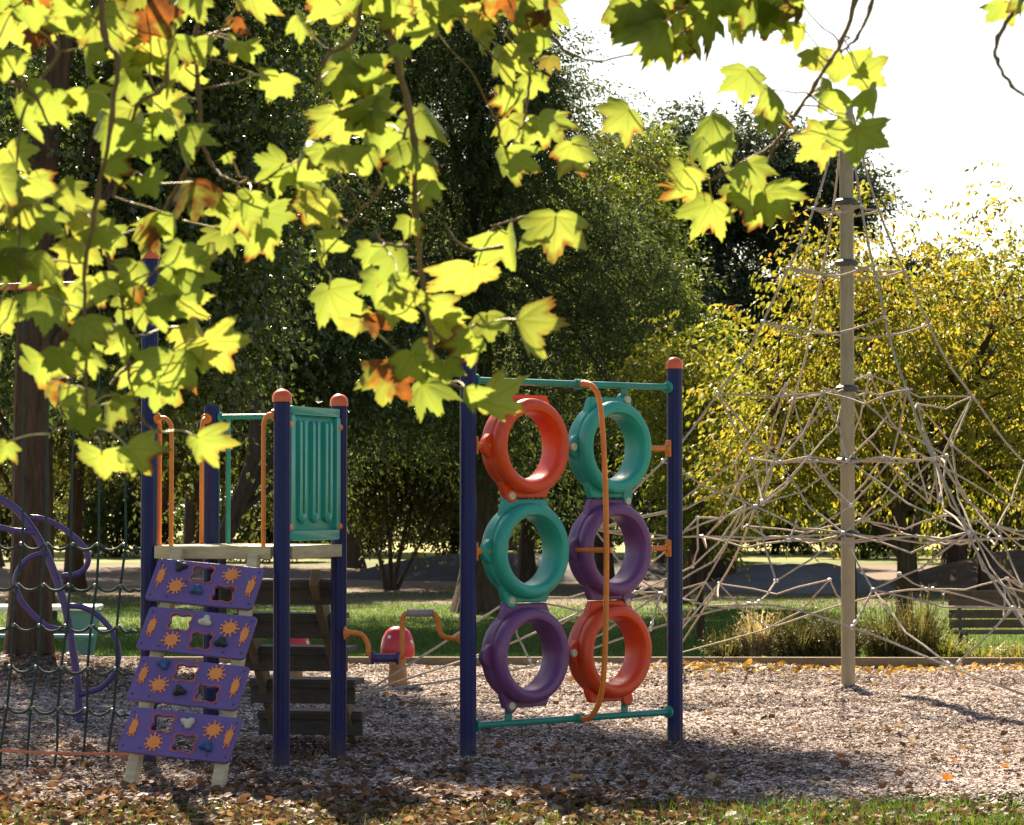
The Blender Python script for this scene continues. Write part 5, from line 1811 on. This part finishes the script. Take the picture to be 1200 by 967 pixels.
# (twigs as photo-plane paths with depth, leaves)
BR = [
    # far left dense spray
    dict(Y=5.7, twigs=[[(-40, -60), (0, 80), (22, 100), (42, 116), (60, 150)], [(70, 60), (45, 100), (25, 140), (18, 250)], [(125, -60), (122, 40), (138, 70), (130, 140), (115, 230), (100, 310), (101, 400), (102, 500)], [(22, 215), (22, 320)]],
         dense=[(-10, -20, 130, 330, 27)], leaves=[(9, 314, 55, 10), (6, 378, 55, 20), (2, 418, 35, 30), (4, 529, 38, -20), (58, 323, 72, 10), (55, 364, 70, 0), (87, 361, 64, 10), (96, 393, 64, 10), (49, 439, 78, -10), (75, 425, 60, 10),
                                                  (72, 468, 50, 0), (59, 462, 42, -20, 1), (104, 480, 62, 20), (127, 488, 58, 10), (96, 500, 52, -10), (107, 425, 45, 30), (143, 472, 30, 10, 1), (119, 549, 66, -5), (162, 540, 66, 25), (42, 8, 60, 0), (42, 45, 40, -10, 1)]),
    dict(Y=6.0, twigs=[[(200, -60), (196, 30), (196, 92), (186, 108), (160, 125), (150, 170), (132, 230)], [(118, 270), (130, 310), (144, 350), (150, 430), (165, 490), (190, 508)], [(150, 430), (128, 450)]],
         dense=[(110, -20, 232, 300, 20)], leaves=[(116, 343, 62, 0), (116, 393, 52, 20), (162, 358, 74, 15), (180, 375, 62, 30), (139, 352, 62, 0), (162, 326, 62, 10), (156, 445, 58, 0), (139, 401, 46, -30), (208, 306, 64, -20), (220, 332, 80, 30),
                                                   (220, 362, 62, 35), (203, 439, 84, 10), (185, 462, 62, 0), (229, 396, 56, 30), (255, 416, 80, 40), (243, 306, 50, 30), (240, 529, 60, 5), (160, 345, 30, 20, 1)]),
    dict(Y=6.25, twigs=[[(250, -70), (239, 0), (229, 45), (233, 105), (235, 165), (214, 205), (190, 252), (172, 298)], [(235, 165), (248, 192), (262, 208), (285, 215), (312, 211)]],
         dense=[], leaves=[(215, 95, 60, 20), (200, 65, 60, 0), (232, 62, 50, 10), (210, 130, 50, 20), (272, 61, 42, -30), (290, 64, 40, 30), (274, 30, 28, 0, 1), (288, 36, 26, 20, 1), (298, 10, 64, 0), (268, 187, 18, 20), (321, 104, 56, -20), (333, 98, 44, 40),
                           (318, 200, 62, -60), (347, 212, 60, 20), (359, 170, 66, 180), (272, 255, 68, -30), (318, 262, 60, 20), (290, 243, 54, -10), (300, 285, 54, -20), (262, 280, 50, -20)]),
    dict(Y=6.1, twigs=[[(440, -80), (447, 0), (462, 60), (478, 125), (485, 165), (487, 250), (494, 320), (503, 380), (510, 432)], [(478, 140), (470, 172), (445, 220), (410, 262), (378, 300)], [(425, -40), (415, 40), (380, 70), (370, 110)], [(478, 290), (450, 285), (440, 270)],
                       [(503, 380), (525, 400), (560, 378)], [(510, 432), (525, 450), (548, 455), (575, 460)], [(478, 420), (495, 440), (510, 437)]],
         dense=[(360, -15, 470, 30, 5)], leaves=[(394, 14, 56, 0), (420, 10, 56, -10), (462, 6, 44, 10), (382, 69, 72, -30), (423, 95, 76, 10), (394, 98, 64, 0), (440, 145, 76, 15), (400, 150, 66, 0), (382, 188, 58, 0), (405, 187, 58, 20), (437, 99, 66, 30), (426, 133, 56, 0),
                           (431, 190, 56, 10), (443, 165, 60, 0), (379, 240, 66, 10), (365, 250, 64, -10), (374, 292, 60, 10), (505, 147, 78, 50), (482, 181, 64, 0), (505, 198, 56, 30), (500, 224, 44, 0), (471, 62, 28, 0), (460, 210, 40, -10),
                           (390, 363, 82, 10), (431, 300, 44, -10), (472, 313, 70, 20), (443, 340, 66, 0), (472, 362, 60, 40), (503, 373, 62, 20), (573, 382, 56, 10), (617, 395, 84, 30), (545, 410, 66, -10), (452, 452, 66, -10, 1), (491, 430, 72, 10), (503, 464, 60, 20),
                           (522, 440, 50, 20), (546, 468, 48, 0), (586, 478, 66, 60), (437, 382, 38, 0, 1), (420, 385, 30, -10, 1), (478, 268, 36, -20), (494, 241, 30, 10), (525, 388, 46, 20), (465, 335, 44, 0)]),
    dict(Y=6.35, twigs=[[(640, -70), (632, 0), (645, 40), (622, 68), (600, 98), (575, 112)], [(645, 40), (665, 62), (700, 72), (742, 64)], [(622, 75), (618, 120), (612, 150)], [(585, 165), (583, 145), (570, 120)], [(590, 290), (545, 290), (520, 262)], [(632, 253), (610, 256), (575, 266)]],
         dense=[(505, -15, 630, 30, 7)], leaves=[(519, 17, 54, 0), (559, 31, 50, -10), (579, 11, 44, 10), (597, 24, 56, 0), (590, 78, 66, 0), (567, 50, 34, 30), (630, 55, 50, 10), (644, 76, 30, 0, .6), (618, 40, 46, -20, .8), (641, 22, 34, 0, 1), (596, 122, 50, 0), (604, 152, 46, 20),
                           (638, 155, 62, 20), (597, 197, 68, 0), (554, 334, 94, 5), (598, 293, 74, 20), (650, 276, 88, 0), (624, 100, 44, 0)]),
    dict(Y=6.6, twigs=[[(1010, -70), (1002, 0), (985, 50), (972, 72), (955, 98), (935, 132), (906, 170), (880, 186), (842, 207)], [(1040, -60), (1020, 10), (1003, 45), (985, 60)], [(906, 170), (890, 215)], [(842, 207), (815, 215)]],
         dense=[], leaves=[(678, 185, 66, 20), (724, 138, 66, -30), (649, 152, 52, 20), (875, 100, 68, 0), (915, 115, 60, 60), (902, 140, 46, 0), (985, 88, 80, 0), (965, 118, 58, -20), (1022, 94, 66, 60), (1025, 120, 56, 30), (955, 172, 72, -25), (1004, 172, 84, 10), (1022, 150, 46, 70),
                           (847, 145, 62, 60), (822, 178, 62, 0), (797, 212, 56, -20), (818, 225, 66, 0), (826, 254, 68, -10), (853, 178, 46, 30), (885, 206, 60, 10), (886, 250, 100, -5), (868, 238, 48, -20), (910, 240, 66, 45), (955, 72, 40, 20), (938, 45, 50, 0), (942, 14, 46, 0, .7)]),
    dict(Y=6.45, twigs=[[(730, -90), (745, -20), (780, 5), (830, 10), (900, -5), (940, 10)], [(830, 10), (800, 40)]],
         dense=[(715, -20, 930, 25, 16)], leaves=[(735, 27, 86, -10, .25), (775, 42, 80, 0), (808, 18, 72, 10), (836, 8, 62, 0), (880, 18, 72, 0), (906, 14, 64, 10), (762, 58, 54, -20), (820, 52, 54, 30), (790, 60, 48, 10), (865, 35, 52, 0)]),
    dict(Y=6.2, twigs=[[(1230, -60), (1190, 10), (1170, 45), (1168, 70), (1185, 100), (1205, 115)]], dense=[], leaves=[(1182, 15, 50, 20), (1200, 5, 50, 0)]),
]
rr = random.Random(77)
limb_all = [(limb, 0), (limb2, 0)]
for bi, br in enumerate(BR):
    tw = MB()
    Yb = br['Y']
    paths = []
    for k, pth in enumerate(br['twigs']):
        pts = [P(x, y, Yb + .04 * math.sin(i * 1.3 + k)) for i, (x, y) in enumerate(pth)]
        if pth[0][1] < -30:
            lm = limb if bi % 2 or pts[0].x > -.3 else limb2
            q = min(lm, key=lambda v_: (v_ - pts[0]).length)
            pts = [q, q.lerp(pts[0], .5) + V(0, 0, .03)] + pts
            r0, r1 = (.011, .0035) if bi == 3 and k == 0 else (.0075, .003)
        else:
            r0, r1 = .0042, .002
        sp = spl(pts, 5)
        sp = [p + V(rr.uniform(-1, 1), rr.uniform(-1, 1), rr.uniform(-1, 1)) * .0025 for p in sp]
        paths += sp
        tw.tube(sp, [(r0 + (r1 - r0) * i / (len(sp) - 1)) * (1.45 if i % 5 == 0 else rr.uniform(.9, 1.1)) for i in range(len(sp))], 8)
    bo = tw.build('branch', 'twig', pl, 60)
    fo = Foliage()
    lv = list(br['leaves'])
    for (xa, ya, xb, yb, cnt) in br['dense']:
        done = []
        tries = 0
        while len(done) < cnt and tries < 5000:
            tries += 1
            x, y = rr.uniform(xa, xb), rr.uniform(ya, yb)
            if 72 < x < 118 and 150 < y < 205 or 118 < x < 165 and 225 < y < 262:
                continue
            if all(math.hypot(x - p, y - q) > 24 for p, q in done):
                done.append((x, y))
        lv += [(x, y, rr.uniform(50, 82), rr.gauss(0, 28), 1 if rr.random() < .04 else 0) for x, y in done]
    # leaves above the frame so the spray carries on upwards
    for _ in range(4):
        x = rr.choice(br['twigs'])[0][0] + rr.uniform(-70, 70)
        lv.append((x, rr.uniform(-150, -40), rr.uniform(55, 80), rr.gauss(0, 25)))
    for L_ in lv:
        x, y, sz, ph = L_[:4]
        bw = L_[4] if len(L_) > 4 else 0
        d = Yb + rr.uniform(-.16, .16)
        c = P(x, y, d)
        near = min(paths, key=lambda v_: (v_ - c).length)
        size = sz * rr.uniform(.9, 1.05) * d / F / 1.45
        fo.leaf(c, size, R(ph + rr.gauss(0, 9)), rr.gauss(.12, .38), rr.gauss(0, .52), min(1, max(0, rr.gauss(.48, .17))), bw, rr, near)
    fo.build(bo)
